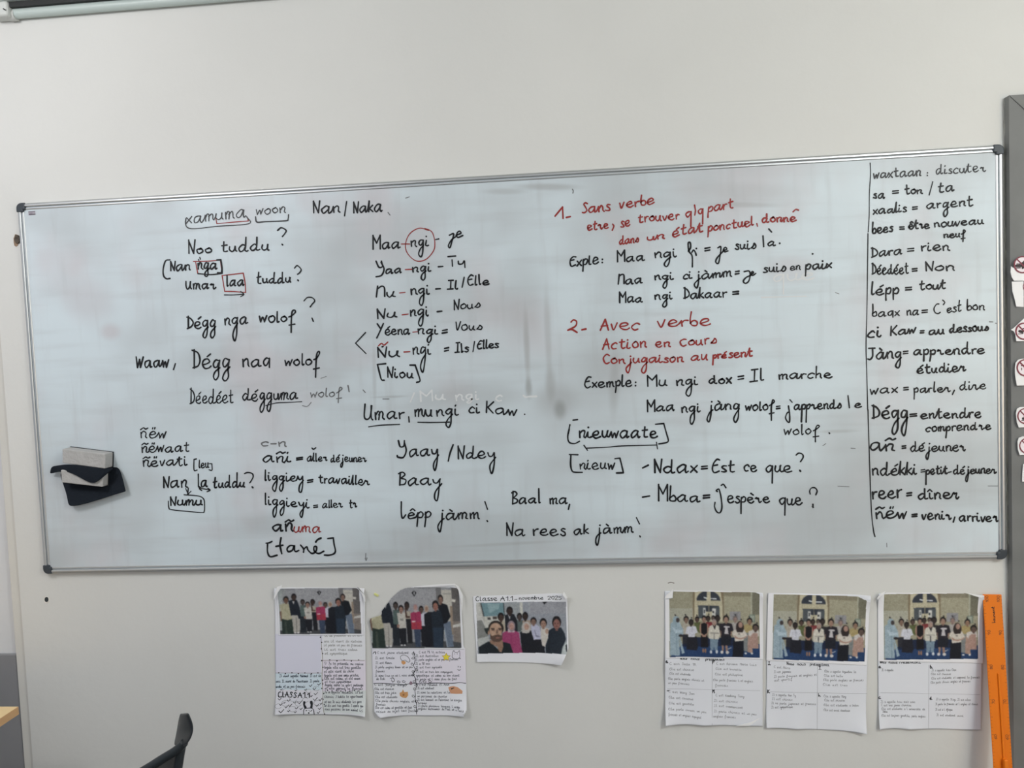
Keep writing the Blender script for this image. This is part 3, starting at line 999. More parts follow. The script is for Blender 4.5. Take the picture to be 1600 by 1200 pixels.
# open plug hole under the board: rim and dark plug
o = thing('wall_plug', 'dark plastic wall plug sunk in the wall below the whiteboard', 'wall plug', PX(72.5, 937))
v, f = prism(disc(72.5, 936.8, WALL - 0.0025, 3.0, 4.0), (0, 0.0024, 0)); mesh('plug', v, f, mat('dark plug plastic', rgba((40, 46, 50)), .6), o)
v, f = prism(disc(72.6, 937.2, WALL - 0.0012, 4.2, 5.2, jag=.1), (0, 0.0011, 0)); mesh('chipped_rim', v, f, mat('fresh plaster', rgba((215, 213, 205)), .9), o, label='pale chipped plaster rim')
o = thing('rusty_anchor', 'rusty bolt stub in a chipped hole beside the left frame of the whiteboard', 'wall anchor', PX(26, 373))
V = disc(26, 373, WALL - 0.006, 4.0, 7.0, 14, .18, 5); v, f = prism(V, (0, 0.0055, 0)); mesh('bolt', v, f, mat('rusty iron', rgba((92, 82, 72)), .9, bump=.5, bscale=200, vary=.5, vscale=90), o)
v, f = prism(disc(25.2, 376, WALL - 0.0012, 4.6, 9.5, 16, .15, 8), (0, .0011, 0)); mesh('chipped_edge', v, f, mat('rust stained plaster', rgba((150, 126, 104)), .9, vary=.3, vscale=60), o)
bl = [tuple(PX(587.5 + a, 929.5 + b, WALL - 0.004)) for a, b in ((-3.5, -2), (-1, -2.6), (1.5, -.8), (4.2, .6), (4, 2), (1.8, 3.3), (-.5, 1.8), (-3, .2))]
v, f = prism(bl, (0, 0.0039, 0)); bl = bevel(mesh('adhesive_putty', v, f, mat('yellow green putty', rgba((196, 198, 128)), .6)), .001)
tag(bl, 'small lump of yellow green putty left on the wall above the torn poster', 'putty')
ink = Ink(lambda x, y: PX(x, y, WALL - .0004)); ink.stroke([(1044, 911), (1048, 910), (1053, 911)], 1.4)
s_ = ink.build('wall_scuff', mat('dark scuff', rgba((120, 116, 108)), .9), None); tag(s_, 'small dark scuff on the wall above the poster with a folded corner', 'scuff mark')

# ---------------------------------------------------------------- projection screen housing at the upper left
M_case = mat('pale green grey enamel', rgba((172, 183, 179), 0.80), 0.40, spec=0.5)
M_slot = mat('black slot lining', (0.02, 0.022, 0.022, 1), 0.7)
yc = WALL - 0.0165
pa, pb = PX(17, 19.5, yc), PX(300, 1.8, yc); zc = float(pa[2] + pb[2]) / 2; xa = float(pa[0]); xb2 = xa + 2.2
scr = thing('projection_screen', 'pale green grey roll-up projection screen housing mounted above the whiteboard', 'projection screen', (xa, WALL, zc))
v, f = tube([(xa, yc, zc), (xb2, yc, zc)], 0.0155, 24); mesh('weight_bar', v, f, M_case, scr, smooth=False)
v, f = tube([(xa - .006, yc, zc - .004), (xa + 0.018, yc, zc - .004)], [0.0165, 0.0175], 20); mesh('end_cap', v, f, mat('grey end cap', rgba((170, 172, 168), .7), .5), scr)
zh = zc + 0.026
v, f = box(xa - 0.10, xb2 + .1, WALL - 0.062, WALL, zh + 0.002, zh + 0.14); bevel(mesh('case', v, f, M_case, scr), .008, 3)
v, f = box(xa + 0.012, xb2 - .012, WALL - 0.040, WALL, zc + 0.012, zh + 0.004); mesh('rolled_fabric', v, f, M_slot, scr, label='dark slot with the rolled fabric')
v, f = box(xa - 0.055, xa + 0.012, WALL - 0.050, WALL, zc - 0.017, zh + 0.006); bevel(mesh('end_bracket', v, f, mat('grey bracket', rgba((175, 178, 174), .7), .5), scr), .01, 3)
for x in (0, ):
    v, f = tube([(xa + .000, WALL - .0515, zc + .004), (xa + .008, WALL - .0515, zc - .001)], .0016, 8); mesh('screw', v, f, M_slot, scr)

# ---------------------------------------------------------------- table at the lower left
tc_ = PX(28.3, 1104, -0.20); tx, tz = float(tc_[0]), float(tc_[2])
M_wood = mat('beech laminate', rgba((206, 172, 128), 0.62), 0.45, vary=0.12, vscale=6)
M_edge = mat('beech edge band', rgba((176, 140, 100), 0.62), 0.5)
M_leg = mat('grey lacquered steel', rgba((120, 122, 124), 0.62), 0.4, 0.3)
tb = thing('table', 'wood-topped table with a grey steel frame, its corner at the lower left', 'table', (tx - 0.6, -0.55, 0))
v, f = box(tx - 1.2, tx, -0.90, -0.20, tz - 0.024, tz); mesh('tabletop', v, f, M_wood, tb)
v, f = box(tx, tx + 0.0012, -0.90, -0.20, tz - 0.024, tz - .0005); mesh('edge_band', v, f, M_edge, tb)
v, f = join(box(tx - 1.15, tx - 0.05, -0.86, -0.83, tz - 0.07, tz - 0.024), box(tx - 1.15, tx - 0.05, -0.27, -0.24, tz - 0.07, tz - 0.024),
            box(tx - 0.08, tx - 0.05, -0.83, -0.27, tz - 0.07, tz - 0.024), box(tx - 1.15, tx - 1.12, -0.83, -0.27, tz - 0.07, tz - 0.024))
mesh('apron_frame', v, f, M_leg, tb)
for x in (tx - 1.15, tx - 0.08):
    for y in (-0.86, -0.27):
        v, f = box(x, x + .03, y, y + .03, 0, tz - 0.07); mesh('leg', v, f, M_leg, tb)

# ---------------------------------------------------------------- office chair at the bottom
M_ch = mat('black chair plastic', rgba((28, 33, 36), 0.62), 0.42, spec=0.5)
M_ch2 = mat('dark grey mesh fabric', rgba((62, 62, 60), 0.62), 0.6, bump=.1, bscale=200)
yn, yf_ = -0.62, -0.44
LS = [(287, 1115.2), (284.4, 1117.5), (282, 1122), (280, 1130), (278, 1141), (276, 1152), (273.3, 1165)]
RS = [(293.6, 1114.2), (295.2, 1118), (297.5, 1123), (300.3, 1130), (302.0, 1139), (299.6, 1151), (290.6, 1165)]
cx = PX(285, 1165, -0.53)
ch = thing('office_chair', 'black plastic office chair seen from the side, its backrest at the bottom left', 'chair', (float(cx[0]) - .2, -.53, 0))
V, Fc = [], []; nc = 7
for (a, b) in zip(LS, RS):
    for k in range(nc):
        t = k / (nc - 1); y = yf_ + (yn - yf_) * t
        q = PX(a[0] + (b[0] - a[0]) * t, a[1] + (b[1] - a[1]) * t, y)
        V.append((q[0] - 0.010 * math.sin(math.pi * t), q[1], q[2]))
for i in range(len(LS) - 1):
    for k in range(nc - 1): a = i * nc + k; Fc.append((a, a + 1, a + nc + 1, a + nc))
bk = mesh('backrest', V, Fc, M_ch, ch, smooth=True); so = bk.modifiers.new('t', 'SOLIDIFY'); so.thickness = .008; so.offset = 0
sb = bk.modifiers.new('s', 'SUBSURF'); sb.levels = 1; sb.render_levels = 2
def swp(path, y, r, rz=None):
    pts = smooth_pts(np.array(path), 5); P3 = PX(pts[:, 0], pts[:, 1], y); return tube(P3, r, 12)
v, f = swp([(288, 1160), (282, 1167), (270, 1176), (252, 1187), (231, 1200.5), (205, 1215), (175, 1226)], yn + .035, np.linspace(.0105, .0122, 31)); mesh('armrest', v, f, M_ch, ch, smooth=True)
v, f = swp([(284, 1164), (281.5, 1178), (278, 1200), (272, 1240), (262, 1300)], yn + .05, .0112); mesh('back_post', v, f, M_ch, ch, smooth=True)
tri = [(277, 1174), (276, 1186), (272, 1202), (262, 1240), (215, 1240), (235, 1204), (258, 1189)]
v, f = prism(PX(np.array(tri)[:, 0], np.array(tri)[:, 1], yn + .07), (0, .006, 0)); mesh('side_panel', v, f, M_ch2, ch, label='dark grey mesh side panel')
x0 = float(PX(262, 1300, yn)[0])
v, f = box(x0 - .46, x0 + .01, -0.80, -0.36, 0.43, 0.48); bevel(mesh('seat', v, f, M_ch2, ch), .02, 3)
v, f = tube([(x0 - .22, -.58, .10), (x0 - .22, -.58, .43)], .025, 16); mesh('gas_lift', v, f, M_ch, ch)
for k in range(5):
    a = 6.2832 * k / 5 + .3; e = (x0 - .22 + .28 * math.cos(a), -.58 + .28 * math.sin(a))
    v, f = tube([(x0 - .22, -.58, .11), (e[0], e[1], .065)], [.025, .014], 10); lg = mesh('leg', v, f, M_ch, ch)
    v, f = tube([(e[0] - .012, e[1], .028), (e[0] + .012, e[1], .028)], .028, 14); mesh('castor', v, f, M_ch, lg)
v, f = tube([(x0 - .005, -.60, .45), (x0 + .0, yn + .025, .60)], .0115, 10); mesh('back_support', v, f, M_ch, ch)

# ---------------------------------------------------------------- orange one-metre ruler leaning on the wall
M_or = mat('translucent orange plastic', rgba((192, 100, 12), 0.66), 0.45, spec=0.3)
M_or2 = mat('darker orange print', rgba((120, 60, 14), 0.62), 0.6)
T0 = PX(1549.5, 928.5, WALL - 0.008); T1 = PX(1566.5, 1200, -0.075)
eL = (T1 - T0) / np.linalg.norm(T1 - T0)
eW = PX(1564.3, 928.5, WALL - .008) - PX(1535, 928.5, WALL - .008); Wd = np.linalg.norm(eW) ; eW = eW - eL * (eW @ eL); eW /= np.linalg.norm(eW)
eN = np.cross(eW, eL); eN = eN if eN[1] < 0 else -eN
LEN = float((T0[2] - 0.002) / -eL[2])
rl = thing('ruler', 'long orange plastic blackboard ruler standing against the wall beside the last poster', 'ruler', T0 + eL * LEN)
def RP(s, t, n): return T0 + eL * t + eW * s + eN * n
def rslab(s0, s1, t0, t1, n0, n1):
    v = [RP(s, t, n) for s in (s0, s1) for t in (t0, t1) for n in (n0, n1)]
    return v, [(0, 1, 3, 2), (4, 6, 7, 5), (0, 4, 5, 1), (2, 3, 7, 6), (0, 2, 6, 4), (1, 5, 7, 3)]
hw = Wd / 2
bevel(mesh('blade', *rslab(-hw, hw, 0, LEN, 0, 0.0035), M_or, rl), .0015, 2)
bevel(mesh('grip_ridge', *rslab(0.000, 0.006, 0.225, 0.505, 0.0035, 0.008), M_or, rl, label='raised orange grip ridge'), .002, 2)
bevel(mesh('grip_handle', *rslab(-0.003, 0.0095, 0.462, LEN - .22, 0.0035, 0.020), M_or, rl, label='raised orange handle bar'), .004, 3)
ink = Ink(lambda x, y: np.array([RP(a, b, .0038) for a, b in zip(x, y)]))
cm0 = 0.006
for i in range(0, 101):
    t = cm0 + i * 0.0098
    if t > LEN - .005: break
    ln_ = 0.0062 if i % 5 == 0 else 0.0038
    for sg in (-1, 1): ink.stroke([(sg * (hw - .0012), t), (sg * (hw - ln_), t)], .00085, smooth=False)
def vtext(ink, txt, s0, t0, length, xh, A, w, up=True):
    """text running up the blade"""
    for s in word_strokes(txt, xh, A, xh, length, jit=.03):
        ink.stroke(np.stack([s0 - s[:, 1], t0 - s[:, 0]], 1), w)
for k, txt in enumerate(['100', '90', '80', '70', '60', '50', '40', '30', '20', '10']):
    t = cm0 + k * 0.098 + .012 + (.004 if k == 0 else 0)
    L_ = .018 if k == 0 else .012
    vtext(ink, txt, -hw + .0145, t, L_, .004, .0075, .0016); vtext(ink, txt, hw - .0068, t, L_, .004, .0075, .0016)
ink.build('scale_marks', M_or2, rl, label='dark printed centimetre marks and numbers')
ink = Ink(lambda x, y: np.array([RP(a, b, .0039) for a, b in zip(x, y)])); vtext(ink, 'Laurent', .0035, .0815, .046, .0042, .0095, .0015)
ink.build('inscription', M_blk, rl, label='black handwritten name along the top of the blade')

# ---------------------------------------------------------------- round prohibition signs on the grey frame
YJ = yo - 0.012
M_pap = mat('white sticker paper', rgba((222, 218, 218), 0.75), .6)
M_pnk = mat('pinkish sticker face', rgba((228, 206, 210), 0.75), .6)
M_rng = mat('dark red ring print', rgba((112, 48, 60), 0.75), .6)
M_sym = mat('black symbol print', rgba((44, 36, 38), 0.75), .6)
def sign(label, poly, cx_, cy_, r, sym, slash=True, y=YJ, fill=True):
    p = np.array(poly, float); o = thing('prohibition_sign', label, 'sign', PX(p[:, 0].mean(), p[:, 1].mean(), y), 'prohibition signs on the grey frame')
    v, f = prism(PX(p[:, 0], p[:, 1], y), (0, .0012, 0)); mesh('paper', v, f, M_pap, o)
    if r:
        if fill:
            dd = [(cx_ + r * .95 * math.cos(a), cy_ + r * .95 * math.sin(a)) for a in np.linspace(0, 6.2832, 28)[:-1]]
            v, f = prism(PX(np.array(dd)[:, 0], np.array(dd)[:, 1], y - .0005), (0, .0004, 0)); mesh('sign_face', v, f, M_pnk, o)
        ink = Ink(lambda a, b: PX(a, b, y - .0012)); ring = [(cx_ + r * math.cos(a), cy_ + r * math.sin(a)) for a in np.linspace(0, 6.2832, 33)]
        ink.stroke(ring, r * .17, smooth=False)
        if slash: ink.stroke([(cx_ - r * .68, cy_ - r * .68), (cx_ + r * .68, cy_ + r * .68)], r * .16)
        ink.build('red_ring', M_rng, o)
    if sym:
        ink = Ink(lambda a, b: PX(a, b, y - .0009))
        for w_, *pts in sym: ink.stroke([(cx_ + a * r, cy_ + b * r) for a, b in pts], w_ * r)
        ink.build('symbol', M_sym, o)
BURG = [(.34, (-.75, .15), (-.25, .15)), (.12, (-.75, .42), (-.25, .42)), (.1, (-.7, -.1), (-.3, -.1)), (.22, (0, -.25), (.02, .45)), (.2, (.2, -.4), (.2, .4)), (.2, (.45, -.4), (.45, .45)), (.1, (0, -.3), (.5, -.3))]
sign('topmost prohibition sign, burger and drink symbol in a red ring', [(1580, 416), (1579, 425), (1581, 433), (1584.5, 438.5), (1626, 439), (1626, 401), (1606, 401), (1597, 402), (1589, 408), (1585, 416.5), (1583.5, 419)], 1597.5, 413.5, 12.5, BURG)
sign('second sign from the top, plain white slip tucked under the burger sign', [(1581, 440), (1582, 455), (1585.5, 467), (1588, 479), (1626, 481), (1626, 439)], 1606.5, 448, 7.5, None, y=YJ + .0025)
sign('crumpled sign folded over at its corner, third from the top', [(1579.5, 515.3), (1583.5, 513), (1600, 497.5), (1626, 488), (1626, 533), (1588, 533), (1586.5, 522), (1584, 517.5)], 1600, 517.5, 12.5, [(.3, (-.55, .0), (-.2, .1)), (.1, (-.7, .35), (-.1, .3)), (.3, (.1, -.1), (.3, .3)), (.14, (-.3, -.25), (.5, -.5))])
sign('rounded sign with a standing figure symbol, fourth from the top', [(1586, 575), (1587, 567), (1591, 562), (1598, 560.5), (1626, 560), (1626, 602), (1589, 602.5), (1587, 592), (1586, 583)], 1602, 574.5, 12.5, [(.34, (.05, -.25), (.05, .35)), (.14, (-.5, -.25), (.4, -.35)), (.2, (.1, -.6), (.12, -.58)), (.1, (-.45, .05), (-.45, .3))])
sign('square sign with a crouching black symbol, fifth from the top', [(1587.5, 646), (1589, 639), (1594, 636), (1626, 634.5), (1626, 666), (1592, 668), (1589, 660)], 1602, 650, 11.5, [(.3, (-.3, .35), (.2, .35)), (.26, (-.1, .05), (.35, .0)), (.12, (-.2, -.2), (.3, -.45)), (.12, (-.5, .6), (.4, .62))])
sign('small pink prohibition sign with an empty ring, second from the bottom', [(1590, 690), (1592, 684), (1598, 682), (1626, 681), (1626, 710), (1593.5, 711), (1590.5, 702)], 1605, 696.5, 11.5, None)
sign('lowest slip on the grey frame, a narrow white paper edge', [(1598.5, 726), (1603, 722), (1626, 720), (1626, 753), (1597, 752.5), (1597.5, 740)], 1612, 737, 0, None)

# ---------------------------------------------------------------- class posters: printed and handwritten sheets
M_print = cmat('printed photo paper', 0.42, 0.4)
M_text = cmat('paper', 0.7, 0.2)
M_pen = mat('grey blue pen', (0.10, 0.105, 0.13, 1), .7)
M_penb = mat('dark felt pen', (0.018, 0.02, 0.026, 1), .7)
M_penl = mat('light pencil', (0.20, 0.20, 0.22, 1), .8)
M_brn = mat('brown pen line', (0.20, 0.15, 0.10, 1), .8)
M_fold = mat('plain paper back', rgba((218, 216, 212), 0.72), .7)
KP = 0.72
def inpoly(X, Y, poly):
    poly = np.asarray(poly, float); c = np.zeros(X.shape, bool); n = len(poly); j = n - 1
    for i in range(n):
        (xi, yi_), (xj, yj) = poly[i], poly[j]
        if yi_ != yj:
            m = ((yi_ > Y) != (yj > Y)) & (X < (xj - xi) * (Y - yi_) / (yj - yi_) + xi); c ^= m
        j = i
    return c
def soft(A, k):
    for _ in range(k):
        A = (np.roll(A, 1, 0) + 2 * A + np.roll(A, -1, 0)) / 4; A = (np.roll(A, 1, 1) + 2 * A + np.roll(A, -1, 1)) / 4
    return A
def grain(A):
    """the soft, blotchy look of a cheap photo print"""
    r = np.random.RandomState(5); h, w_ = A.shape[:2]
    n = sum(soft(r.randn(h, w_, 1), k) * a for k, a in ((1, 8), (3, 10), (12, 14)))
    A = soft(A, 2); A = A.mean(2, keepdims=True) * .22 + A * .78
    return np.clip(A * 0.90 + n * (0.35 + A.mean(2, keepdims=True) / 255), 8, 255)
class Canvas:
    def __init__(s, X, Y, bg): s.X, s.Y = X, Y; s.C = np.ones(X.shape + (3,)) * np.array(bg, float)
    def p(s, col, *pts): s.C[inpoly(s.X, s.Y, pts)] = col
    def r(s, col, x0, y0, x1, y1): s.C[(s.X >= x0) & (s.X <= x1) & (s.Y >= y0) & (s.Y <= y1)] = col
    def e(s, col, cx_, cy_, rx, ry): s.C[((s.X - cx_) / rx) ** 2 + ((s.Y - cy_) / ry) ** 2 <= 1] = col
    def head(s, cx_, cy_, rx, ry, skin, hair, cover=None):
        s.e(hair, cx_, cy_ - ry * .18, rx * 1.12, ry * 1.05)
        s.e(skin, cx_, cy_ + ry * .14, rx * .86, ry * .86)
        d = np.array(skin) * .55
        for sg in (-1, 1): s.e(d, cx_ + sg * rx * .36, cy_ + ry * .02, rx * .16, ry * .09)
        s.e(np.array(skin) * .72, cx_, cy_ + ry * .55, rx * .3, ry * .08)
        s.p(np.array(skin) * .85, (cx_ - rx * .3, cy_ + ry * .85), (cx_ + rx * .3, cy_ + ry * .85), (cx_ + rx * .35, cy_ + ry * 1.25), (cx_ - rx * .35, cy_ + ry * 1.25))
HB = (24, 22, 24)
def class_photo(c):
    """standing group in a grey room (drawn in the tracing window 150..1440 x 80..800)"""
    c.C[...] = (140, 142, 146); c.r((150, 151, 155), 420, 80, 1110, 300)
    c.r((164, 172, 172), 150, 80, 215, 800); c.r((146, 150, 152), 215, 80, 260, 240)
    c.r((112, 112, 113), 1110, 80, 1180, 400); c.r((186, 182, 170), 1180, 110, 1330, 640); c.r((150, 148, 142), 1195, 150, 1320, 165); c.r((98, 94, 92), 1330, 80, 1440, 560)
    c.p((206, 202, 190), (1335, 215), (1385, 225), (1375, 260), (1330, 250)); c.r((150, 130, 110), 1300, 300, 1335, 640); c.r((128, 118, 110), 1335, 480, 1440, 800); c.p((190, 188, 182), (1330, 530), (1440, 505), (1440, 545), (1330, 560))
    c.p((70, 72, 76), (150, 740), (1300, 720), (1440, 740), (1440, 800), (150, 800))
    c.p((24, 24, 28), (765, 140), (800, 118), (835, 140), (800, 190)); c.e((190, 190, 192), 802, 148, 8, 20)
    c.p((76, 96, 92), (490, 345), (575, 345), (575, 560), (480, 530)); c.r((32, 38, 46), 475, 520, 570, 770); c.head(530, 300, 32, 40, (74, 60, 56), HB)
    c.p((166, 156, 136), (650, 370), (742, 360), (735, 470), (668, 470)); c.p((30, 30, 36), (670, 455), (745, 455), (752, 745), (686, 745)); c.p((80, 56, 48), (655, 320), (672, 320), (690, 420), (730, 420), (725, 440), (668, 440)); c.head(690, 300, 32, 42, (62, 42, 36), HB)
    c.p((24, 26, 34), (870, 530), (960, 530), (970, 780), (880, 780)); c.p((184, 184, 198), (865, 390), (965, 375), (950, 540), (888, 540)); c.head(890, 345, 30, 38, (96, 72, 62), HB)
    c.p((22, 25, 34), (930, 400), (985, 375), (1050, 372), (1055, 790), (935, 790)); c.e((176, 152, 132), 966, 335, 32, 44); c.e((150, 112, 92), 966, 335, 19, 26)
    c.p((26, 28, 36), (556, 550), (668, 550), (662, 765), (585, 765)); c.p((188, 184, 174), (545, 385), (660, 375), (668, 565), (566, 565)); c.r((140, 136, 128), 585, 450, 635, 475); c.p((150, 112, 96), (540, 520), (575, 520), (570, 560), (540, 560)); c.head(605, 340, 34, 42, (152, 112, 96), HB); c.e((206, 206, 206), 595, 765, 16, 9); c.e((206, 206, 206), 640, 765, 16, 9)
    c.p((52, 66, 92), (775, 560), (875, 560), (862, 790), (790, 790)); c.p((166, 40, 82), (738, 385), (800, 365), (880, 370), (890, 575), (740, 575)); c.p((176, 44, 62), (745, 490), (886, 490), (886, 578), (742, 578)); c.r((206, 180, 180), 752, 478, 812, 492); c.p((150, 36, 74), (800, 370), (815, 370), (818, 570), (805, 570)); c.e((156, 126, 130), 810, 320, 32, 44); c.e((176, 128, 116), 810, 318, 20, 28); c.p((176, 150, 152), (785, 345), (840, 345), (830, 375), (790, 375))
    c.p((40, 54, 48), (185, 560), (355, 560), (362, 800), (185, 800)); c.p((62, 74, 64), (230, 600), (260, 600), (270, 800), (235, 800)); c.p((172, 167, 134), (165, 335), (240, 310), (330, 318), (358, 560), (280, 578), (188, 558)); c.p((116, 82, 66), (163, 440), (186, 440), (190, 590), (172, 590)); c.head(270, 262, 38, 50, (118, 84, 66), HB)
    c.p((170, 166, 156), (345, 500), (478, 500), (462, 775), (365, 775)); c.p((120, 118, 112), (412, 530), (420, 530), (420, 775), (410, 775)); c.p((26, 33, 44), (305, 275), (370, 258), (440, 262), (478, 380), (494, 560), (455, 560), (440, 500), (335, 505)); c.p((192, 190, 186), (365, 282), (402, 282), (386, 335)); c.head(395, 222, 36, 50, (66, 46, 40), HB); c.e((212, 212, 210), 390, 778, 20, 10); c.e((212, 212, 210), 437, 778, 20, 10)
    c.p((96, 112, 134), (1198, 500), (1300, 480), (1330, 790), (1230, 790)); c.p((150, 162, 176), (1200, 560), (1215, 560), (1250, 790), (1235, 790)); c.p((20, 24, 32), (1130, 300), (1190, 270), (1262, 290), (1304, 430), (1270, 470), (1250, 500), (1180, 520)); c.head(1170, 228, 34, 50, (132, 98, 82), (40, 34, 34))
    c.p((28, 38, 50), (1030, 385), (1095, 350), (1170, 360), (1205, 560), (1180, 795), (1040, 795)); c.p((36, 52, 72), (1045, 560), (1180, 560), (1175, 795), (1050, 795)); c.head(1095, 302, 42, 54, (156, 100, 84), HB)
def hall_photo(c):
    """group before an arched double door (145..1470 x 85..1045)"""
    c.C[...] = (152, 148, 122); c.r((160, 155, 128), 940, 85, 1470, 480); c.r((166, 165, 146), 145, 330, 495, 560); c.r((134, 128, 104), 940, 85, 1340, 150); c.r((118, 116, 96), 1365, 85, 1470, 420)
    c.p((128, 112, 84), (490, 85), (545, 85), (515, 260), (510, 520), (490, 520)); c.p((128, 112, 84), (900, 85), (945, 85), (945, 520), (925, 520), (925, 260))
    c.p((186, 178, 146), (545, 85), (900, 85), (928, 260), (928, 520), (512, 520), (512, 260))
    c.e((48, 54, 66), 720, 225, 178, 155); c.r((180, 172, 140), 520, 215, 925, 292); c.r((190, 182, 150), 695, 85, 755, 292); c.p((222, 228, 228), (650, 162), (698, 172), (698, 190), (650, 180)); c.p((222, 228, 228), (752, 178), (840, 178), (840, 196), (752, 192))
    c.r((190, 182, 150), 520, 85, 548, 300); c.r((74, 82, 88), 572, 295, 682, 480); c.r((188, 190, 186), 640, 325, 680, 440); c.r((64, 68, 72), 655, 350, 668, 400); c.r((74, 82, 88), 780, 308, 882, 480); c.r((196, 196, 190), 775, 330, 828, 440); c.r((60, 62, 66), 780, 370, 804, 400); c.r((150, 142, 112), 722, 260, 732, 500)
    c.r((142, 142, 146), 1030, 372, 1195, 500); c.r((120, 122, 128), 1085, 400, 1150, 480); c.r((170, 172, 150), 1345, 85, 1364, 470); c.r((112, 126, 112), 1320, 415, 1405, 530); c.r((150, 160, 144), 1334, 430, 1392, 516)
    c.p((27, 58, 108), (340, 860), (1470, 850), (1470, 1055), (145, 1055)); c.p((20, 34, 66), (340, 760), (1100, 760), (1100, 880), (340, 900))
    c.p((44, 42, 42), (830, 540), (925, 555), (930, 690), (880, 700)); c.head(852, 482, 36, 46, (54, 42, 40), HB)
    c.p((132, 42, 46), (680, 530), (775, 530), (775, 620), (690, 610)); c.head(715, 485, 30, 40, (66, 48, 42), HB); c.head(790, 480, 26, 38, (92, 72, 60), HB)
    c.p((88, 98, 52), (505, 545), (605, 535), (595, 700), (540, 660)); c.head(552, 500, 30, 40, (86, 62, 54), HB)
    c.p((162, 157, 152), (1045, 540), (1155, 530), (1160, 640), (1075, 660)); c.head(1115, 490, 32, 44, (152, 122, 112), (110, 100, 98))
    c.p((168, 148, 92), (1235, 575), (1300, 560), (1375, 585), (1355, 680), (1250, 680)); c.p((122, 128, 128), (1245, 690), (1310, 690), (1290, 965), (1230, 955)); c.head(1325, 520, 36, 46, (150, 112, 88), HB)
    c.p((172, 164, 148), (335, 560), (390, 535), (440, 570), (420, 730), (345, 720)); c.r((40, 40, 50), 340, 720, 420, 860); c.head(392, 500, 34, 46, (134, 102, 84), HB)
    c.p((28, 29, 40), (405, 750), (545, 745), (565, 900), (545, 955), (395, 940)); c.p((198, 200, 212), (400, 605), (465, 590), (535, 600), (562, 692), (525, 700), (518, 756), (425, 756), (420, 712), (378, 706)); c.p((150, 150, 170), (474, 620), (480, 620), (478, 700), (473, 700)); c.head(465, 545, 32, 44, (50, 38, 36), HB)
    c.p((146, 170, 184), (158, 560), (225, 500), (300, 545), (345, 640), (352, 712), (300, 760), (368, 990), (325, 1008), (285, 760), (300, 1030), (150, 1025)); c.p((124, 150, 166), (240, 560), (252, 560), (262, 1020), (246, 1020)); c.p((170, 192, 204), (180, 600), (230, 640), (330, 660), (345, 690), (230, 700)); c.e((138, 164, 178), 245, 505, 50, 58); c.e((62, 52, 52), 268, 506, 26, 33); c.e((40, 34, 36), 312, 735, 34, 18)
    c.p((168, 126, 106), (595, 560), (640, 545), (715, 560), (720, 650), (690, 745), (625, 745), (585, 650)); c.p((20, 18, 24), (612, 560), (655, 545), (700, 560), (700, 690), (712, 905), (605, 905), (612, 690)); c.p((168, 126, 106), (600, 690), (620, 700), (655, 725), (690, 700), (705, 690), (680, 752), (630, 752)); c.head(655, 492, 30, 46, (156, 116, 96), HB); c.e((160, 112, 84), 640, 955, 13, 34); c.e((160, 112, 84), 673, 955, 13, 34)
    c.p((112, 138, 158), (738, 780), (862, 780), (848, 945), (802, 945), (800, 860), (790, 945), (745, 945)); c.p((200, 196, 182), (735, 590), (800, 565), (872, 585), (888, 690), (870, 785), (722, 778), (726, 650)); c.p((26, 24, 28), (778, 568), (832, 568), (810, 645)); c.r((120, 116, 108), 745, 690, 870, 698); c.r((30, 30, 36), 796, 705, 806, 790); c.head(805, 540, 31, 43, (172, 138, 122), (150, 140, 136)); c.e((206, 210, 214), 754, 972, 18, 26); c.e((206, 210, 214), 838, 968, 18, 26)
    c.p((154, 116, 98), (890, 640), (922, 640), (930, 770), (900, 770)); c.p((154, 116, 98), (1035, 640), (1070, 640), (1055, 745), (1035, 745)); c.p((154, 116, 98), (908, 860), (945, 860), (938, 965), (918, 965)); c.p((154, 116, 98), (960, 860), (1000, 860), (1002, 965), (975, 965))
    c.p((24, 28, 40), (900, 730), (1050, 730), (1046, 872), (900, 872)); c.p((34, 30, 40), (895, 560), (980, 535), (1062, 555), (1088, 655), (1045, 670), (1040, 745), (905, 745), (905, 660), (885, 650)); c.p((190, 186, 188), (935, 600), (960, 585), (1035, 590), (1035, 612), (1000, 615), (1015, 705), (950, 705), (965, 615)); c.head(978, 490, 38, 52, (158, 120, 100), HB); c.e((206, 200, 194), 915, 975, 22, 24); c.e((206, 200, 194), 995, 978, 26, 24); c.p((190, 188, 178), (1000, 925), (1050, 905), (1055, 912), (1005, 938))
    c.p((176, 140, 122), (1300, 720), (1345, 720), (1370, 990), (1290, 970)); c.p((198, 193, 188), (1310, 665), (1380, 640), (1455, 650), (1460, 730), (1350, 760), (1310, 720)); c.p((172, 136, 122), (1345, 725), (1375, 690), (1440, 690), (1455, 915), (1290, 915)); c.head(1412, 615, 42, 52, (98, 76, 66), HB); c.e((206, 206, 204), 1265, 990, 18, 14); c.e((206, 206, 204), 1355, 990, 18, 14)
    c.p((20, 23, 34), (1085, 800), (1235, 795), (1232, 1045), (1070, 1045)); c.p((204, 196, 184), (1090, 650), (1180, 640), (1250, 645), (1292, 730), (1240, 770), (1232, 805), (1108, 818), (1100, 760), (1065, 700)); c.e((46, 34, 34), 1182, 610, 58, 92); c.p((204, 196, 184), (1140, 680), (1220, 680), (1215, 800), (1140, 800)); c.e((168, 128, 112), 1190, 572, 32, 43); c.p((176, 136, 118), (1090, 720), (1160, 765), (1230, 760), (1285, 725), (1270, 760), (1190, 790), (1110, 770)); c.r((120, 112, 108), 1155, 700, 1185, 716)
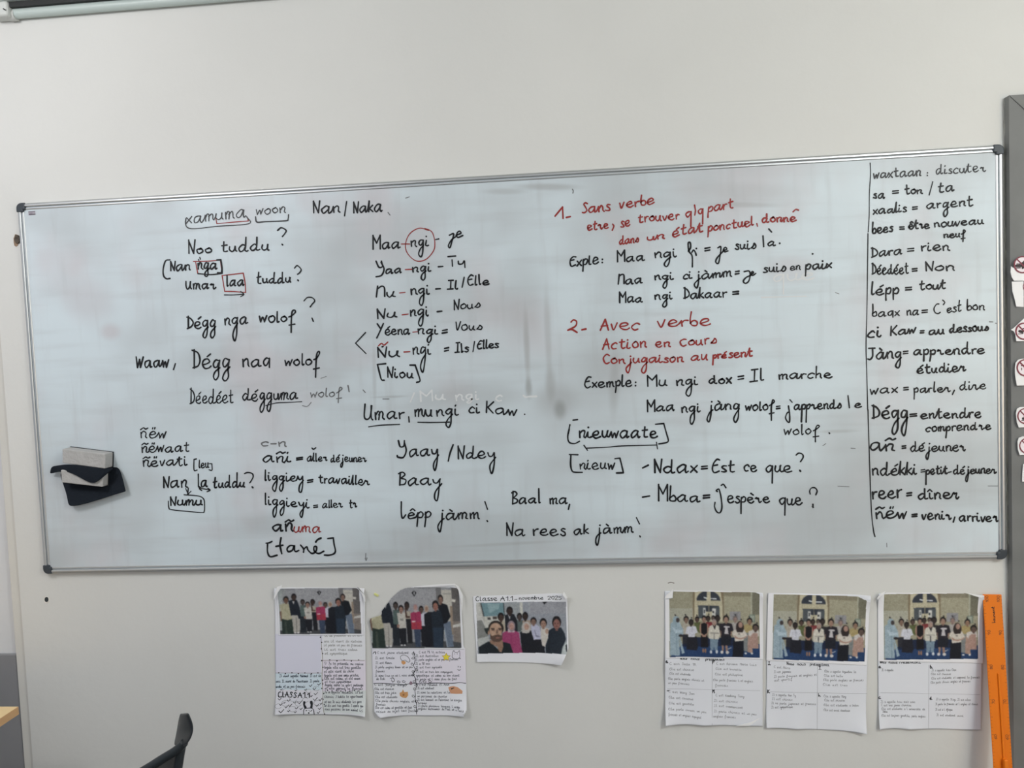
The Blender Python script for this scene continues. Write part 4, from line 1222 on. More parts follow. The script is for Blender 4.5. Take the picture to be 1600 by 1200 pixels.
    for x, y in ((230, 430), (380, 425), (470, 470), (548, 435), (655, 455), (722, 418), (985, 415), (1112, 420), (1200, 490), (1318, 450), (1432, 540)):
        c.e((30, 30, 34), x, y, 7, 11); c.e((30, 30, 34), x + 8, y + 6, 6, 6)
def selfie_photo(c):
    """close group in front of a grey wall (140..1455 x 240..1000)"""
    c.C[...] = (142, 148, 158); c.r((150, 156, 160), 540, 240, 780, 620); c.r((192, 192, 182), 778, 240, 822, 450); c.r((158, 164, 170), 905, 240, 925, 420); c.r((150, 152, 160), 925, 240, 1455, 420)
    c.p((196, 196, 190), (140, 240), (215, 240), (300, 620), (140, 620)); c.p((170, 168, 160), (180, 240), (205, 240), (285, 600), (262, 600)); c.p((104, 142, 150), (205, 248), (540, 248), (548, 430), (246, 446)); c.p((134, 166, 172), (300, 260), (480, 260), (470, 330), (330, 400)); c.p((40, 44, 48), (200, 245), (212, 245), (252, 440), (242, 450)); c.p((40, 44, 48), (534, 245), (546, 245), (556, 440), (546, 440))
    c.r((190, 190, 180), 252, 446, 560, 620); c.r((66, 62, 60), 300, 462, 345, 498); c.r((74, 66, 62), 375, 452, 440, 490); c.p((128, 130, 126), (140, 510), (215, 500), (300, 700), (300, 860), (150, 880)); c.p((176, 180, 176), (140, 780), (310, 740), (320, 860), (150, 900)); c.p((36, 46, 44), (245, 630), (305, 615), (305, 720), (270, 700))
    c.p((24, 24, 28), (1105, 240), (1180, 240), (1140, 280))
    c.p((172, 160, 136), (455, 540), (545, 510), (570, 680), (480, 680)); c.head(497, 465, 42, 60, (72, 50, 42), HB)
    c.p((28, 30, 38), (550, 440), (620, 405), (690, 420), (745, 540), (740, 680), (560, 680)); c.p((182, 182, 186), (600, 425), (640, 425), (625, 505)); c.head(627, 375, 42, 58, (58, 40, 36), HB)
    c.p((84, 98, 96), (730, 510), (815, 510), (825, 680), (735, 680)); c.head(768, 465, 34, 52, (74, 58, 54), HB)
    c.p((160, 140, 122), (810, 520), (930, 510), (930, 620), (815, 620)); c.head(853, 460, 37, 58, (56, 40, 34), HB)
    c.p((26, 26, 34), (950, 790), (1090, 790), (1130, 920), (1100, 1000), (950, 1000)); c.p((176, 178, 204), (930, 590), (1000, 570), (1065, 620), (1075, 800), (955, 806)); c.p((120, 122, 150), (980, 660), (992, 660), (1010, 740), (1060, 750), (1058, 764), (1000, 760)); c.head(972, 535, 40, 54, (132, 98, 84), HB)
    c.p((196, 190, 180), (1075, 640), (1130, 620), (1190, 640), (1180, 760), (1150, 910), (1090, 900), (1070, 760)); c.head(1115, 565, 46, 66, (162, 122, 102), HB); c.e((176, 140, 120), 1165, 680, 24, 40)
    c.p((24, 26, 34), (770, 690), (860, 660), (930, 670), (965, 790), (960, 860), (1120, 900), (1130, 1000), (790, 1000)); c.e((176, 170, 164), 862, 620, 66, 88); c.p((176, 170, 164), (790, 660), (930, 650), (900, 705), (800, 700)); c.e((182, 140, 120), 868, 610, 36, 50); c.e((110, 78, 70), 855, 602, 7, 5); c.e((110, 78, 70), 884, 602, 7, 5)
    c.p((162, 52, 102), (505, 700), (570, 670), (690, 660), (755, 700), (770, 860), (800, 1000), (620, 1000), (500, 800)); c.p((146, 42, 92), (630, 680), (642, 680), (650, 900), (640, 900)); c.e((142, 122, 130), 645, 600, 58, 86); c.p((190, 170, 178), (590, 640), (610, 640), (640, 690), (690, 660), (690, 690), (590, 690)); c.e((186, 140, 126), 648, 600, 36, 54); c.e((110, 78, 74), 636, 592, 8, 5); c.e((110, 78, 74), 664, 592, 8, 5); c.e((150, 84, 84), 650, 632, 12, 5)
    c.p((26, 36, 48), (1190, 670), (1260, 630), (1375, 630), (1425, 720), (1440, 800), (1380, 930), (1370, 1000), (1140, 1000), (1140, 880), (1180, 780)); c.p((24, 30, 40), (1190, 700), (1204, 700), (1200, 990), (1160, 990)); c.head(1310, 565, 58, 88, (142, 92, 82), HB)
    c.p((176, 186, 186), (1390, 900), (1470, 800), (1470, 1010), (1365, 1010)); c.p((60, 66, 68), (1430, 880), (1465, 860), (1465, 960), (1440, 970))
    c.p((24, 32, 38), (160, 900), (300, 820), (330, 830), (460, 960), (520, 830), (620, 860), (660, 1000), (160, 1000)); c.p((150, 112, 90), (320, 800), (510, 800), (520, 900), (490, 985), (455, 975), (430, 900), (330, 850)); c.e((44, 36, 32), 418, 625, 112, 115); c.e((184, 146, 118), 415, 655, 92, 112); c.p((92, 68, 56), (330, 700), (355, 740), (440, 715), (500, 735), (512, 690), (508, 790), (460, 830), (380, 826), (335, 780)); c.p((184, 146, 118), (352, 690), (500, 690), (495, 720), (440, 712), (360, 735))
    c.e((150, 96, 86), 440, 768, 34, 12); c.p((120, 90, 74), (430, 640), (445, 640), (452, 706), (415, 706)); c.e((66, 48, 42), 375, 648, 26, 9); c.e((66, 48, 42), 478, 648, 24, 9); c.e((40, 30, 28), 372, 628, 30, 6); c.e((40, 30, 28), 480, 628, 28, 6); c.e((176, 134, 108), 310, 690, 12, 34)

def sheet(name, m, parent, quad, res, paint, off, mask=None, label=None):
    """a sheet of paper: quad TL TR BR BL in frame units, lying at off(u, v) before the wall"""
    nu, nv = res; q = np.array(quad, float); U, Vv = np.meshgrid(np.linspace(0, 1, nu), np.linspace(0, 1, nv))
    P = ((1 - U) * (1 - Vv))[..., None] * q[0] + (U * (1 - Vv))[..., None] * q[1] + (U * Vv)[..., None] * q[2] + ((1 - U) * Vv)[..., None] * q[3]
    X, Y = P[..., 0], P[..., 1]; c = paint(X, Y, U, Vv)
    W = PX(X, Y, WALL); W[..., 1] -= off(X, Y)
    ok = np.ones((nv, nu), bool) if mask is None else inpoly(X, Y, mask)
    idx = np.arange(nu * nv).reshape(nv, nu)
    fm = ok[:-1, :-1] & ok[1:, :-1] & ok[:-1, 1:] & ok[1:, 1:]
    Fc = np.stack([idx[:-1, :-1][fm], idx[1:, :-1][fm], idx[1:, 1:][fm], idx[:-1, 1:][fm]], 1)
    used = np.unique(Fc); remap = -np.ones(nu * nv, int); remap[used] = np.arange(len(used)); Fc = remap[Fc]
    o = mesh(name, W.reshape(-1, 3)[used], Fc, m, parent, smooth=True, label=label)
    col = np.concatenate([alb(c, KP).reshape(-1, 3), np.ones((nu * nv, 1))], 1)[used].astype(np.float32)
    c = c * 1.0
    a = o.data.color_attributes.new('print', 'FLOAT_COLOR', 'POINT'); a.data.foreach_set('color', col.ravel())
    s = o.modifiers.new('paper', 'SOLIDIFY'); s.thickness = 0.0004; s.offset = 1
    return o
PAPER = (206, 207, 213)
def photo_paint(fn, win, rect, paper=PAPER):
    """print fn (drawn in window win) inside the frame-space quad rect on white paper"""
    def paint(X, Y, U, V):
        C = np.ones(X.shape + (3,)) * np.array(paper, float)
        (x0, y0), (x1, y1), (x2, y2), (x3, y3) = rect
        # inverse of the slightly skewed print rectangle (affine)
        A = np.array([[x1 - x0, x3 - x0], [y1 - y0, y3 - y0]]); I = np.linalg.inv(A)
        u = I[0, 0] * (X - x0) + I[0, 1] * (Y - y0); v = I[1, 0] * (X - x0) + I[1, 1] * (Y - y0)
        ins = (u >= 0) & (u <= 1) & (v >= 0) & (v <= 1)
        c = Canvas(win[0] + u * (win[2] - win[0]), win[1] + v * (win[3] - win[1]), (0, 0, 0)); fn(c)
        C[ins] = grain(c.C)[ins]; return C
    return paint
def plain(*zones, base=PAPER):
    def paint(X, Y, U, V):
        C = np.ones(X.shape + (3,)) * np.array(base, float)
        for col, x0, y0, x1, y1 in zones: C[(X > x0) & (X < x1) & (Y > y0) & (Y < y1)] = col
        return C
    return paint
def curl(*lifts, base=0.002, wave=0.0):
    """lifts: (x, y, radius, height) in frame units"""
    def off(X, Y):
        d = np.full(np.shape(X), base, float)
        for x, y, r, h in lifts:
            t = np.clip(1 - np.hypot(np.asarray(X) - x, np.asarray(Y) - y) / r, 0, 1); d = d + h * t * t
        if wave: d = d + wave * (0.5 + 0.5 * np.sin(np.asarray(X) * 0.09 + np.asarray(Y) * 0.02))
        return d
    return off
def lines(ink, rows, w=0.9, xh=2.2):
    for txt, x0, x1, y0, y1 in rows:
        ws = txt.split(' '); n = sum(len(a) for a in ws) + (len(ws) - 1) * 1.0; x = x0; L = x1 - x0
        for a in ws:
            wl = L * len(a) / n
            write(ink, a, x, x + wl * .93, y0 + (y1 - y0) * (x - x0) / L, y0 + (y1 - y0) * (x + wl - x0) / L, xh, xh * 1.8, xh, w, jit=.08); x += wl + L / n
def onsheet(off, d=0.0006):
    def fn(x, y):
        W = PX(x, y, WALL); W[..., 1] -= off(x, y) + d; return W
    return fn
G_P = 'class posters taped below the whiteboard'
def foldtri(parent, pts, y, d=.0012, m=None):
    p = np.array(pts); v, f = prism(PX(p[:, 0], p[:, 1], y), (0, d, 0)); return mesh('folded_corner', v, f, m or M_fold, parent, label='folded paper corner')

# --- poster with the bunny drawing
o = thing('class_poster', 'leftmost poster, class photo above pages with a drawn bunny and the words CLASS A1.1', 'poster', PX(500, 1016), G_P)
of = curl((571, 925, 26, .010), (428, 925, 26, .010), (572, 1117, 40, .016), (431, 1115, 40, .010), base=.002, wave=.0012)
LAV, PK, BLU, GRN = (196, 196, 208), (207, 201, 211), (191, 203, 214), (194, 199, 198)
ts = sheet('text_page', M_text, o, [(430, 918), (570.5, 918), (572.5, 1117), (431.5, 1115.5)], (71, 101),
           plain((LAV, 430, 990, 503, 1051), (PK, 504, 1031, 575, 1079), (BLU, 430, 1051, 503, 1077), (GRN, 504, 1079, 575, 1113), ((202, 202, 208), 430, 1077, 503, 1112)), of)
op = lambda X, Y: of(X, Y) + 0.0012
sheet('photo_print', M_print, o, [(432.5, 917.3), (567.5, 917.8), (568.5, 992.2), (436, 991.8)], (226, 124),
      photo_paint(class_photo, (150, 80, 1440, 800), [(435, 919), (562, 918), (563.8, 989.5), (438.5, 990.5)]), op, mask=[(440, 917), (557, 917), (562, 920.5), (569, 932), (570, 993), (430, 993), (431, 930), (436, 921)])
foldtri(o, [(557, 916.6), (561, 919), (571, 941), (570, 931), (563.5, 921)], WALL - .016)
foldtri(o, [(440.5, 914.8), (433, 917.2), (428.5, 930), (427.6, 937), (434, 926), (438.5, 919.5)], WALL - .016)
fn = onsheet(of)
ik = Ink(fn)
lines(ik, [('1/ Je te presente ma copine', 507, 569, 1037.5, 1038.5), ('Angele elle est tres gentille', 507, 565, 1044, 1044), ('et elle vient de chine', 507, 554, 1050.5, 1049.5), ('Angele est une amie proche,', 507, 562, 1056.5, 1056), ('Elle est calme, et est venue', 507, 564, 1061.5, 1061), ('et tres sympathique', 508, 551, 1066.5, 1066), ('Angele adore le sport patinage', 508, 569, 1071.5, 1071.5), ('et elle apprend le francais', 508, 568, 1076.5, 1077)], .6, 2.2)
ik.build('handwriting', M_pen, ts, label='grey blue handwriting on pink paper')
ik = Ink(fn)
lines(ik, [('4) Il vient appelle Mahamed Il est de', 431.5, 502, 1057.5, 1057), ('ans. Il vient de Mauritanie Il parle', 431.5, 500, 1066, 1065), ('arabe et un peu francais', 431.5, 478, 1074, 1073.5)], .6, 2.3)
ik.build('handwriting', mat('blue pen', (.05, .075, .11, 1), .7), ts, label='blue handwriting on pale blue paper')
ik = Ink(fn)
lines(ik, [('Je m appelle Abdallahi il est', 507.5, 568, 1082.5, 1083), ('Chinois, J habite le appartement', 507.5, 569, 1090, 1089), ('et ans Je suis etudiante les gens', 507.5, 566, 1098, 1097), ('et ils sont tres gentils J espere que', 507.5, 569, 1104, 1103), ('nous passions un bon moment ici', 508, 569, 1109, 1109.5)], .55, 2.2)
ik.build('handwriting', M_pen, ts, label='grey handwriting on greenish paper')
ik = Ink(fn)
lines(ik, [('il se presente et il est', 508, 566, 994, 993.5), ('ans il vient du vietnam', 507, 567, 1003, 1003), ('il parle un peu de francais', 507, 567, 1009, 1009), ('il est tres calme', 507, 560, 1016, 1016), ('et sympathique', 508, 545, 1022, 1022)], .7, 2)
ik.build('handwriting', mat('very pale pencil', (.42, .42, .42, 1), .8), ts, label='pale pencil writing')
ik = Ink(fn)
write(ik, 'ClASS', 435.5, 464, 1088.5, 1089, 4.6, 8.2, None, 1.5, 0); write(ik, 'A1.1', 466, 484, 1089.5, 1089, 4.6, 7.5, None, 1.5, 0)
for x, y, s in ((486, 1072, 4), (499, 1070, 4), (492, 1077, 4.5), (478, 1078, 3), (463, 1079, 3), (440, 1078, 3), (438, 1093, 5), (452, 1095, 4.5), (469, 1099, 7), (461, 1098, 3.5), (440, 1101, 4), (445, 1098, 2.5), (454, 1103, 5), (448, 1105, 3.5), (441, 1112, 6.5), (452, 1111, 3.5), (464, 1107, 4), (471, 1108, 3.5), (462, 1113, 3), (494, 1085, 5), (487, 1088, 3), (493, 1094, 6), (501, 1094, 4.5), (496, 1103, 4.5), (502, 1100, 3), (500, 1108, 4.5), (498, 1114, 4)):
    ik.stroke([(x - s * .55, y - s * .45), (x - s * .1, y)], .95); ik.stroke([(x - s * .1, y), (x + s * .55, y - s * .75)], .95)
ik.stroke([(475, 1115.5), (475.5, 1108), (479, 1106), (486, 1105.6), (490, 1108), (491.5, 1115.5)], 1.1)
for a in (.0, ):
    for pts, w_ in (([(476.2, 1096.5), (475.8, 1100.5), (477.8, 1104.6)], 3.6), ([(486.8, 1096), (487.6, 1100), (487, 1104.6)], 3.6)): ik.stroke(pts, w_)
ik.stroke([(479.3, 1109.6), (479.4, 1109.7)], 1.6); ik.stroke([(487.2, 1109.6), (487.3, 1109.7)], 1.6); ik.stroke([(482.6, 1112.8), (483.4, 1113.6)], 2); ik.stroke([(482.8, 1108.8), (484.8, 1110.8), (486.6, 1111)], .5)
ik.build('drawing', M_penb, ts, label='black marker title, ticks and bunny drawing')
ik = Ink(fn)
for x, y, r in ((450, 1080, 8), (483, 1079, 4), (467, 1099, 5), (447, 1098, 6), (458, 1107, 6), (497, 1098, 6), (495, 1075, 5), (478, 1093, 5), (436, 1102, 5), (459, 1091, 6)):
    ik.stroke([(x + r * math.cos(a), y + r * .7 * math.sin(a)) for a in np.linspace(.4, 5.6, 12)], .5)
ik.build('pencil_circles', mat('pencil grey', (.3, .3, .31, 1), .8), ts)
ik = Ink(fn); ik.stroke([(502, 991), (503, 1010), (504.5, 1031), (503.5, 1060), (505, 1080), (504.5, 1098), (507, 1116)], .7); ik.stroke([(431, 1051), (470, 1051), (503, 1051)], .6); ik.stroke([(504, 1031.5), (540, 1031), (570, 1031.5)], .6)
ik.build('seam_line', M_brn, ts)
ik = Ink(fn)
for x, y in [(501, 995), (503, 1003), (502.5, 1013), (504.5, 1020.5), (503, 1031.5), (505, 1042), (504.5, 1062), (504.5, 1068), (503, 1075), (506, 1083), (505, 1092), (507, 1100), (507.5, 1115)] + [(436 + 10.2 * i, 1050.6 + (i % 2) * 1.3) for i in range(7)] + [(515.5 + 11.3 * i, 1030.5 + (i % 2) * 1.5) for i in range(5)] + [(512 + 7 * i, 1078 + (i % 2) * 1) for i in range(8)]:
    ik.stroke([(x, y), (x + .3, y + .2)], 1.7)
ik.build('stitch_dots', M_penb, ts)

# --- torn poster with animal doodles
o = thing('class_poster', 'poster with a torn upper left corner, star and animal doodles round a curly vine', 'poster', PX(655, 1016), G_P)
of2 = curl((717, 918, 24, .010), (583, 968, 20, .008), (597, 1118, 40, .016), (728, 1112, 40, .016), base=.002, wave=.001)
ts = sheet('text_page', M_text, o, [(581, 1010), (727, 1012), (730.5, 1117.5), (584.5, 1118)], (100, 74), plain(((204, 203, 214), 570, 1000, 655, 1067), ((206, 202, 212), 655, 1000, 740, 1067), base=(205, 206, 213)), of2,
           mask=[(579, 1000), (730, 1000), (731, 1106), (725.5, 1119), (597, 1119), (590, 1116), (585, 1111)])
op = lambda X, Y: of2(X, Y) + 0.0012
sheet('photo_print', M_print, o, [(575, 911), (722, 912), (726.5, 1015), (577, 1014)], (260, 180),
      photo_paint(class_photo, (150, 80, 1440, 800), [(575.5, 917.5), (717.5, 917), (721.5, 1010.5), (579.5, 1012)]), op,
      mask=[(582, 1013.3), (577.8, 969.5), (580, 964.4), (596.4, 960), (596.8, 953.6), (605, 943), (612, 934), (620, 926), (626, 921.5), (633, 918.3), (644, 916.4), (711, 912.9), (717.7, 919.6), (721, 942), (725.4, 1014)])
foldtri(o, [(644, 916.6), (688, 912.7), (711, 912), (712, 914.5), (690, 915.3), (660, 917.6)], WALL - .012)
foldtri(o, [(711, 912.8), (716.5, 916), (723, 930), (722, 960), (720.5, 940), (716, 922)], WALL - .014)
fn = onsheet(of2); ik = Ink(fn)
T4 = lambda a, b: (570 + a / 9.41, 1000 + b / 9.41)
R4 = [('C est jeune etudiant', 190, 660, 195, 195), ('Il est timide', 155, 450, 275, 270), ('Il est Khmer', 160, 410, 345, 345), ('Il parle anglais khmer et un peu', 155, 710, 410, 405), ('francais', 165, 300, 470, 465), ('Il aime lire un et l nous aime', 150, 720, 535, 525), ('de Bali', 175, 305, 580, 578),
      ('C est Mi Vi actrice', 800, 1190, 190, 185), ('Il est Australien', 750, 1100, 245, 242), ('Il parle anglais et un peu le francais', 745, 1380, 300, 290), ('Il a 18 ans', 745, 960, 358, 356), ('Il est tres agreable', 750, 1150, 412, 405), ('Il est un tres bon compagnon,', 755, 1310, 475, 478), ('sympathique et calme au bon client', 755, 1400, 530, 530), ('le guide et l aime plus de fait', 755, 1360, 585, 580),
      ('C est Yanjie Wang', 150, 585, 665, 668), ('Elle est chinoise', 150, 440, 728, 726), ('Elle est tres jolie', 155, 470, 785, 783), ('Elle est etudiante', 160, 490, 845, 845), ('Elle parle chinois anglais, et', 165, 730, 895, 912), ('francais', 175, 320, 945, 948), ('Elle est calme et gentille et fait', 165, 700, 990, 1002), ('cuisine au sujet tant facile', 180, 770, 1040, 1050),
      ('C est Mohamed El Amin', 800, 1250, 668, 662), ('Il est etudiant', 775, 1030, 718, 716), ('Il aime le relations et la', 770, 1260, 780, 778), ('un personne de chanter', 775, 1220, 835, 838), ('Il est laureat en Palestine la Georgie', 775, 1440, 885, 888), ('turquie', 780, 920, 930, 934), ('Il parle plusieurs langues, l arabe', 785, 1410, 975, 985), ('anglais vietnamien du Mali et a Paris', 785, 1470, 1015, 1030)]
lines(ik, [(t, *(T4(a, 0)[0], T4(b, 0)[0]), T4(0, c_)[1], T4(0, d)[1]) for t, a, b, c_, d in R4], .5, 1.9)
ik.build('handwriting', M_pen, ts, label='grey handwriting in four quarters')
ik = Ink(fn)
def st(pts, w_): ik.stroke([T4(a, b) for a, b in pts], w_)
st([(720, 165), (740, 240), (735, 330), (720, 370), (745, 430), (715, 490), (745, 560), (755, 620), (765, 680), (740, 720), (745, 800), (745, 880), (765, 940), (760, 1010), (765, 1085)], 1.0)
st([(135, 635), (260, 632), (400, 640), (520, 645), (600, 650), (700, 630), (820, 640), (960, 630), (1100, 625), (1250, 632), (1400, 622), (1485, 632)], 1.0)
for x, y, sg in ((715, 195, 1), (715, 255, -1), (700, 345, 1), (765, 430, -1), (715, 455, 1), (715, 500, -1), (730, 600, 1), (760, 655, -1), (735, 710, 1), (715, 815, 1), (760, 890, -1), (740, 970, 1), (765, 1030, -1), (500, 605, 1), (575, 600, 1), (600, 650, -1), (820, 605, 1), (880, 605, 1), (960, 600, 1)):
    st([(x + sg * 26 * math.cos(a) * (1 - a / 9), y + 24 * math.sin(a) * (1 - a / 9)) for a in np.linspace(0, 6.6, 12)], .75)
st([(125, 1045 - 850), (140, 175), (165, 172), (160, 200)], 1.1); st([(380, 560), (420, 550), (440, 590), (410, 610), (395, 575)], .9); st([(1375, 380), (1376, 395)], 1); st([(1405, 385), (1406, 398)], 1); st([(1365, 425), (1385, 440), (1410, 432)], .8)
st([(1285, 250), (1290, 190), (1310, 150), (1330, 175), (1370, 175), (1392, 150), (1400, 210), (1390, 260), (1340, 275), (1285, 250)], .7); st([(1325, 195), (1326, 200)], .9); st([(1360, 195), (1361, 200)], .9); st([(1380, 265), (1410, 265), (1400, 275)], .6)
st([(530, 270), (530, 235), (570, 215), (610, 225), (640, 245), (665, 290), (655, 320), (620, 310), (600, 290), (560, 300), (530, 270)], .7)
ik.build('vine_drawing', M_penb, ts, label='dark curly vine and outlined doodles')
def doodle(label, parts):
    for col, pts, d in parts:
        pp = np.array([T4(a, b) for a, b in pts]); W = PX(pp[:, 0], pp[:, 1], WALL); W[:, 1] -= of2(pp[:, 0], pp[:, 1]) + d
        v, f = prism(W, (0, .0002, 0)); yield v, f, col
def cut(label, parts):
    k = 0
    for v, f, col in doodle(label, parts):
        mesh('doodle', v, f, mat('doodle ' + label, rgba(col, KP), .7), ts, label=label if k == 0 else None); k += 1
star = [(1200 + (70 if i % 2 == 0 else 34) * math.sin(i * math.pi / 5), 245 - (66 if i % 2 == 0 else 32) * math.cos(i * math.pi / 5)) for i in range(10)]
cut('yellow star', [((150, 118, 60), star, .0008), ((222, 196, 60), [(1200 + (a - 1200) * .82, 245 + (b - 245) * .82) for a, b in star], .0012)])
cut('small orange dog face', [((190, 140, 90), [(540, 305), (575, 300), (605, 312), (600, 345), (570, 357), (545, 335)], .0008)])
cut('orange cat', [((186, 140, 92), [(515, 770), (545, 760), (565, 720), (585, 762), (635, 755), (640, 810), (610, 848), (560, 840), (520, 815)], .0008), ((140, 92, 56), [(560, 790), (585, 785), (585, 810), (565, 815)], .0012)])
cut('brown guinea pig', [((186, 138, 106), [(1230, 690), (1260, 678), (1310, 672), (1370, 690), (1440, 745), (1435, 782), (1340, 785), (1265, 780), (1245, 740)], .0008), ((60, 50, 46), [(1265, 705), (1315, 690), (1320, 700), (1275, 722)], .0012)])
cut('purple dot', [((130, 110, 122), [(655, 625), (675, 600), (700, 610), (705, 640), (685, 658), (662, 650)], .0008)])

# --- single class photograph
o = thing('photograph', 'class selfie print captioned Classe A1.1 novembre 2025, between the two poster groups', 'photograph', PX(813, 980))
of3 = curl((886, 1030, 60, .026), (884, 928, 30, .012), (742, 1033, 30, .006), base=.002, wave=.001)
ps = sheet('print', M_print, o, [(738.6, 931.5), (886, 925), (890, 1036), (746, 1033.5)], (250, 180),
      photo_paint(selfie_photo, (140, 240, 1455, 1000), [(744.2, 941.3), (884.2, 939.2), (886.6, 1020.8), (746.6, 1020.8)]), of3,
      mask=[(739, 930), (800, 929), (881, 925.4), (883, 929), (887, 936), (888.6, 1010.6), (884, 1022), (878, 1036), (850, 1035.4), (746, 1034), (743, 1020)])
ik = Ink(onsheet(of3))
write(ik, 'Classe', 744, 777, 938.5, 938, 4.2, 7, None, 1.0, 0); write(ik, 'A1.1', 782, 801, 938.3, 937.8, 4, 6, None, 1.0, 0); write(ik, '-', 804, 808, 937.8, 937.5, 3, 0, None, .9); write(ik, 'novembre', 811, 849, 936.6, 936, 3.4, 5.4, None, .9, 0); write(ik, '2025', 856, 877, 936, 935.8, 3, 5.4, None, .9, 0)
ik.build('handwriting', M_penb, ps, label='caption in dark pen')
foldtri(o, [(881, 924.6), (886.8, 934.4), (884, 936), (879, 930)], WALL - .017)

# --- three posters of the hall group
def hall_poster(label, quad, psplit, rect, title, rows, marks, lifts, folds, pmask):
    o = thing('class_poster', label, 'poster', PX(np.mean([q[0] for q in quad]), np.mean([q[1] for q in quad])), G_P)
    of = curl(*lifts, base=.002, wave=.0016)
    ts = sheet('text_page', M_text, o, quad, (90, 120), plain(base=(200, 202, 207)), of)
    op = lambda X, Y: of(X, Y) + .0012
    sheet('photo_print', M_print, o, psplit, (250, 180), photo_paint(hall_photo, (145, 85, 1470, 1050), rect, (208, 208, 212)), op, mask=pmask)
    fn = onsheet(of); ik = Ink(fn)
    for t, x0, x1, y0, y1 in title: write(ik, t, x0, x1, y0, y1, 2.4, 4.2, 1.5, .8, jit=.09)
    ik.build('title', M_penb, ts, label='dark felt pen title')
    for t, x, y in marks:
        ik = Ink(fn); write(ik, t, x, x + 3.2, y, y, 2.6, 4.6, 1, 1.2); ik.build('letter', M_penb, ts, label='dark felt pen letter')
    ik = Ink(fn); lines(ik, rows, .42, 1.9); ik.build('handwriting', M_penl, ts, label='light pencil handwriting')
    ik = Ink(fn); (a, b, c, d) = [np.array(q, float) for q in quad]
    yt = psplit[3][1] + 2; xm = .5 * (a[0] + b[0]) - 2; ym = .5 * (yt + d[1]) - 4
    ik.stroke([(xm, yt + 4), (xm - .5, c[1] - 3)], .5); ik.stroke([(a[0] + 4, ym), (xm, ym + 1.5), (b[0] - 4, ym + 3)], .4); ik.build('fold_line', mat('fold crease grey', (.36, .37, .39, 1), .8), ts)
    for p, y in folds: foldtri(o, p, y)
    return o
T7 = lambda t, a, b, c, d: (t, 1030 + a / 9.41, 1030 + b / 9.41, 1020 + c / 9.41, 1020 + d / 9.41)
ROW4 = [T7('C est Jada B.', 150, 550, 160, 185), T7('Elle est chinoise', 150, 520, 240, 262), T7('Elle est etudiante', 150, 470, 305, 330), T7('Elle parle anglais chinois et', 130, 660, 380, 415), T7('un peu francais', 130, 450, 445, 468), T7('C est Wang Yan', 140, 520, 575, 610), T7('Elle est coreenne', 140, 510, 660, 690), T7('Elle est gentille', 140, 520, 740, 765), T7('Elle parle coreen un peu', 130, 690, 820, 870), T7('francais et anglais espagnol', 130, 620, 890, 950),
        T7('C est Adriana Maria Luis', 840, 1430, 165, 185), T7('Elle est brunette', 830, 1220, 240, 258), T7('Elle est philippine', 820, 1240, 320, 335), T7('Elle parle francais l et anglais', 790, 1380, 405, 425), T7('francais', 820, 1020, 485, 490), T7('C est Kambong Tony', 830, 1250, 630, 650), T7('Il est chinois', 800, 1160, 710, 730), T7('Il est commercant', 800, 1240, 780, 815), T7('Il parle chinois et un peu', 800, 1430, 860, 910), T7('anglais francais', 790, 1130, 930, 955)]
hall_poster('poster of the arched door group with a turned down upper left corner', [(1038.5, 923), (1191, 925), (1191.5, 1134.5), (1039, 1129.5)], [(1039, 921), (1191, 924), (1192, 1029.5), (1040, 1027)],
            [(1045.4, 923.4), (1186, 924.6), (1186.2, 1027), (1046, 1025.4)], [('Nous', 1062.5, 1073, 1029.8, 1030.3), ('nous', 1079.5, 1092.5, 1030.3, 1030.8), ('présentons', 1102, 1131, 1031, 1031.5)], ROW4, [('e.', 1040, 1034), ('F', 1113, 1036.5), ('-', 1042, 1080), ('M.', 1113, 1081.5)],
            [(1037, 1040, 40, .006), (1038, 1130, 50, .022), (1191, 930, 26, .010), (1100, 1133, 60, .008)],
            [([(1051.8, 920.6), (1051, 934.5), (1038.3, 935.4), (1041, 930)], WALL - .0075), ([(1150, 1134.5), (1172, 1129), (1188, 1122), (1171, 1134.2)], WALL - .014)], [(1051.8, 921.5), (1176.5, 923.4), (1186, 926.4), (1192.5, 932), (1193, 1031), (1038, 1031), (1038, 936), (1050, 934)])
T8 = lambda t, a, b, c, d: (t, 1190 + a / 8.889, 1190 + b / 8.889, 1020 + c / 8.889, 1020 + d / 8.889)
ROW5 = [T8('C est Akira', 170, 400, 205, 220), T8('Il est japonais', 170, 410, 275, 268), T8('Il parle francais et anglais et', 170, 765, 340, 310), T8('est sportif', 175, 430, 395, 370), T8('Elle s appelle Argentine la', 870, 1310, 265, 272), T8('Elle est belle', 865, 1130, 325, 330), T8('Elle parle anglais un francais', 855, 1420, 385, 388), T8('Elle est tres', 850, 1190, 450, 455), T8('Il s appelle Van Ty', 145, 470, 590, 600), T8('Il est chinois', 140, 430, 650, 655), T8('Il ne parle japonais et francais', 130, 760, 705, 720), T8('Il est sympathique', 130, 440, 765, 755), T8('Elle s appelle Ming', 860, 1170, 610, 615), T8('Elle est chinoise', 870, 1160, 665, 668), T8('Elle est etudiante a Dakar', 860, 1350, 730, 738), T8('Elle est aussi chanteuse', 860, 1230, 800, 808)]
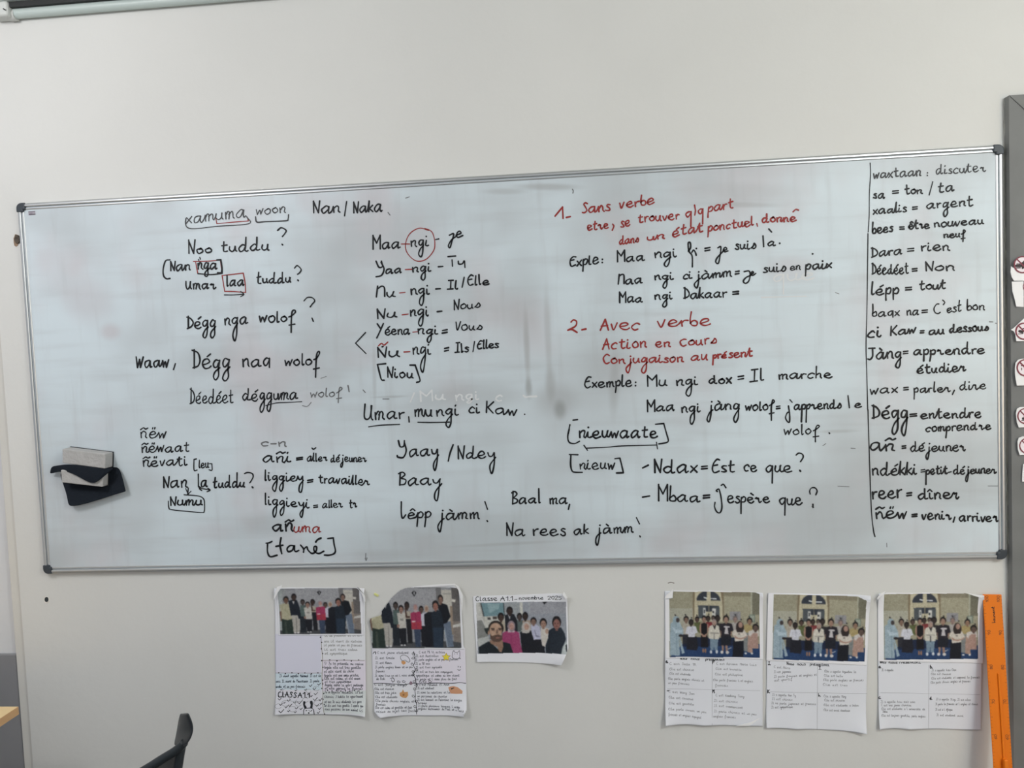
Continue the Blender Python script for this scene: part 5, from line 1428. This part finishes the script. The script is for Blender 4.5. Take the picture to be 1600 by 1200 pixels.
hall_poster('middle one of the three arched door group posters, with wavy lower edge', [(1199.5, 926), (1358.5, 929), (1351.5, 1142.5), (1196.5, 1135.5)], [(1199.8, 925), (1358.7, 928), (1354, 1039), (1197, 1031)],
            [(1208.2, 927.6), (1352.4, 931), (1349.6, 1036.6), (1206.2, 1029.6)], [('Nous', 1229, 1240, 1037.8, 1038.4), ('nous', 1245, 1258, 1038.4, 1038.8), ('présentons.', 1265, 1295, 1039, 1040.4)], ROW5, [('I.', 1200, 1038), ('J.', 1279, 1045.5), ('K.', 1199, 1082), ('L.', 1278, 1087.5)],
            [(1350, 1142, 46, .018), (1358, 935, 26, .012), (1197, 1136, 40, .010), (1245, 1137, 40, .006)],
            [], [(1203, 926), (1340, 931), (1350, 935.5), (1358.4, 938), (1356, 1041), (1196, 1032), (1199.5, 928)])
T9 = lambda t, a, b, c, d: (t, 1360 + a / 8.889, 1360 + b / 8.889, 1020 + c / 8.889, 1020 + d / 8.889)
ROW6 = [T9('Il s appelle', 150, 320, 245, 245), T9('Il s appelle Zhao Chen', 840, 1190, 250, 245), T9('Elle est chinoise', 835, 1120, 300, 302), T9('Elle est etudiante et comprend le francais', 840, 1515, 360, 345), T9('Elle parle chinois anglais et francais', 830, 1385, 418, 400), T9('Il s appelle Zhou mois Xuan', 135, 620, 685, 690), T9('C est une jeune chinoise', 145, 570, 732, 735), T9('Elle est etudiante a l universite de', 145, 750, 782, 788), T9('Dakar', 165, 235, 818, 820), T9('Elle est toujours gentille, parle anglais', 145, 760, 870, 885), T9('Il s appelle Diop, Il est Gabon', 905, 1390, 650, 660), T9('Il parle le francais et l anglais et chinois', 895, 1490, 720, 718), T9('Il est a l Afrique', 895, 1140, 795, 800), T9('Il est etudiant aussi', 910, 1290, 870, 880)]
hall_poster('rightmost poster of the arched door group, next to the orange ruler', [(1371, 926), (1534, 928), (1532, 1140), (1372, 1136.5)], [(1371, 924), (1534.6, 926), (1534.6, 1035.5), (1371.5, 1032.5)],
            [(1380, 927.6), (1526.6, 926), (1526.6, 1031.8), (1380.4, 1030.2)], [('Nous', 1374.5, 1383.5, 1035.6, 1035.8), ('nous', 1388, 1401, 1035.8, 1036), ('Présentons.', 1405, 1438, 1036, 1036)], ROW6, [('a.', 1372.5, 1043), ('b.', 1452.5, 1043.5), ('c.', 1372, 1090.5), ('d.', 1452, 1092)],
            [(1371, 930, 26, .010), (1534, 930, 30, .014), (1372, 1137, 40, .012), (1420, 1138, 40, .008)],
            [([(1384, 924), (1377, 927), (1371, 934), (1371, 937.5), (1378, 930.5)], WALL - .015), ([(1511, 926.5), (1535.4, 932), (1535, 934.5), (1522, 931)], WALL - .020)], [(1384, 925), (1508, 926), (1522, 929.5), (1535, 933), (1536, 1037), (1370, 1034), (1370.5, 935), (1377, 928)])
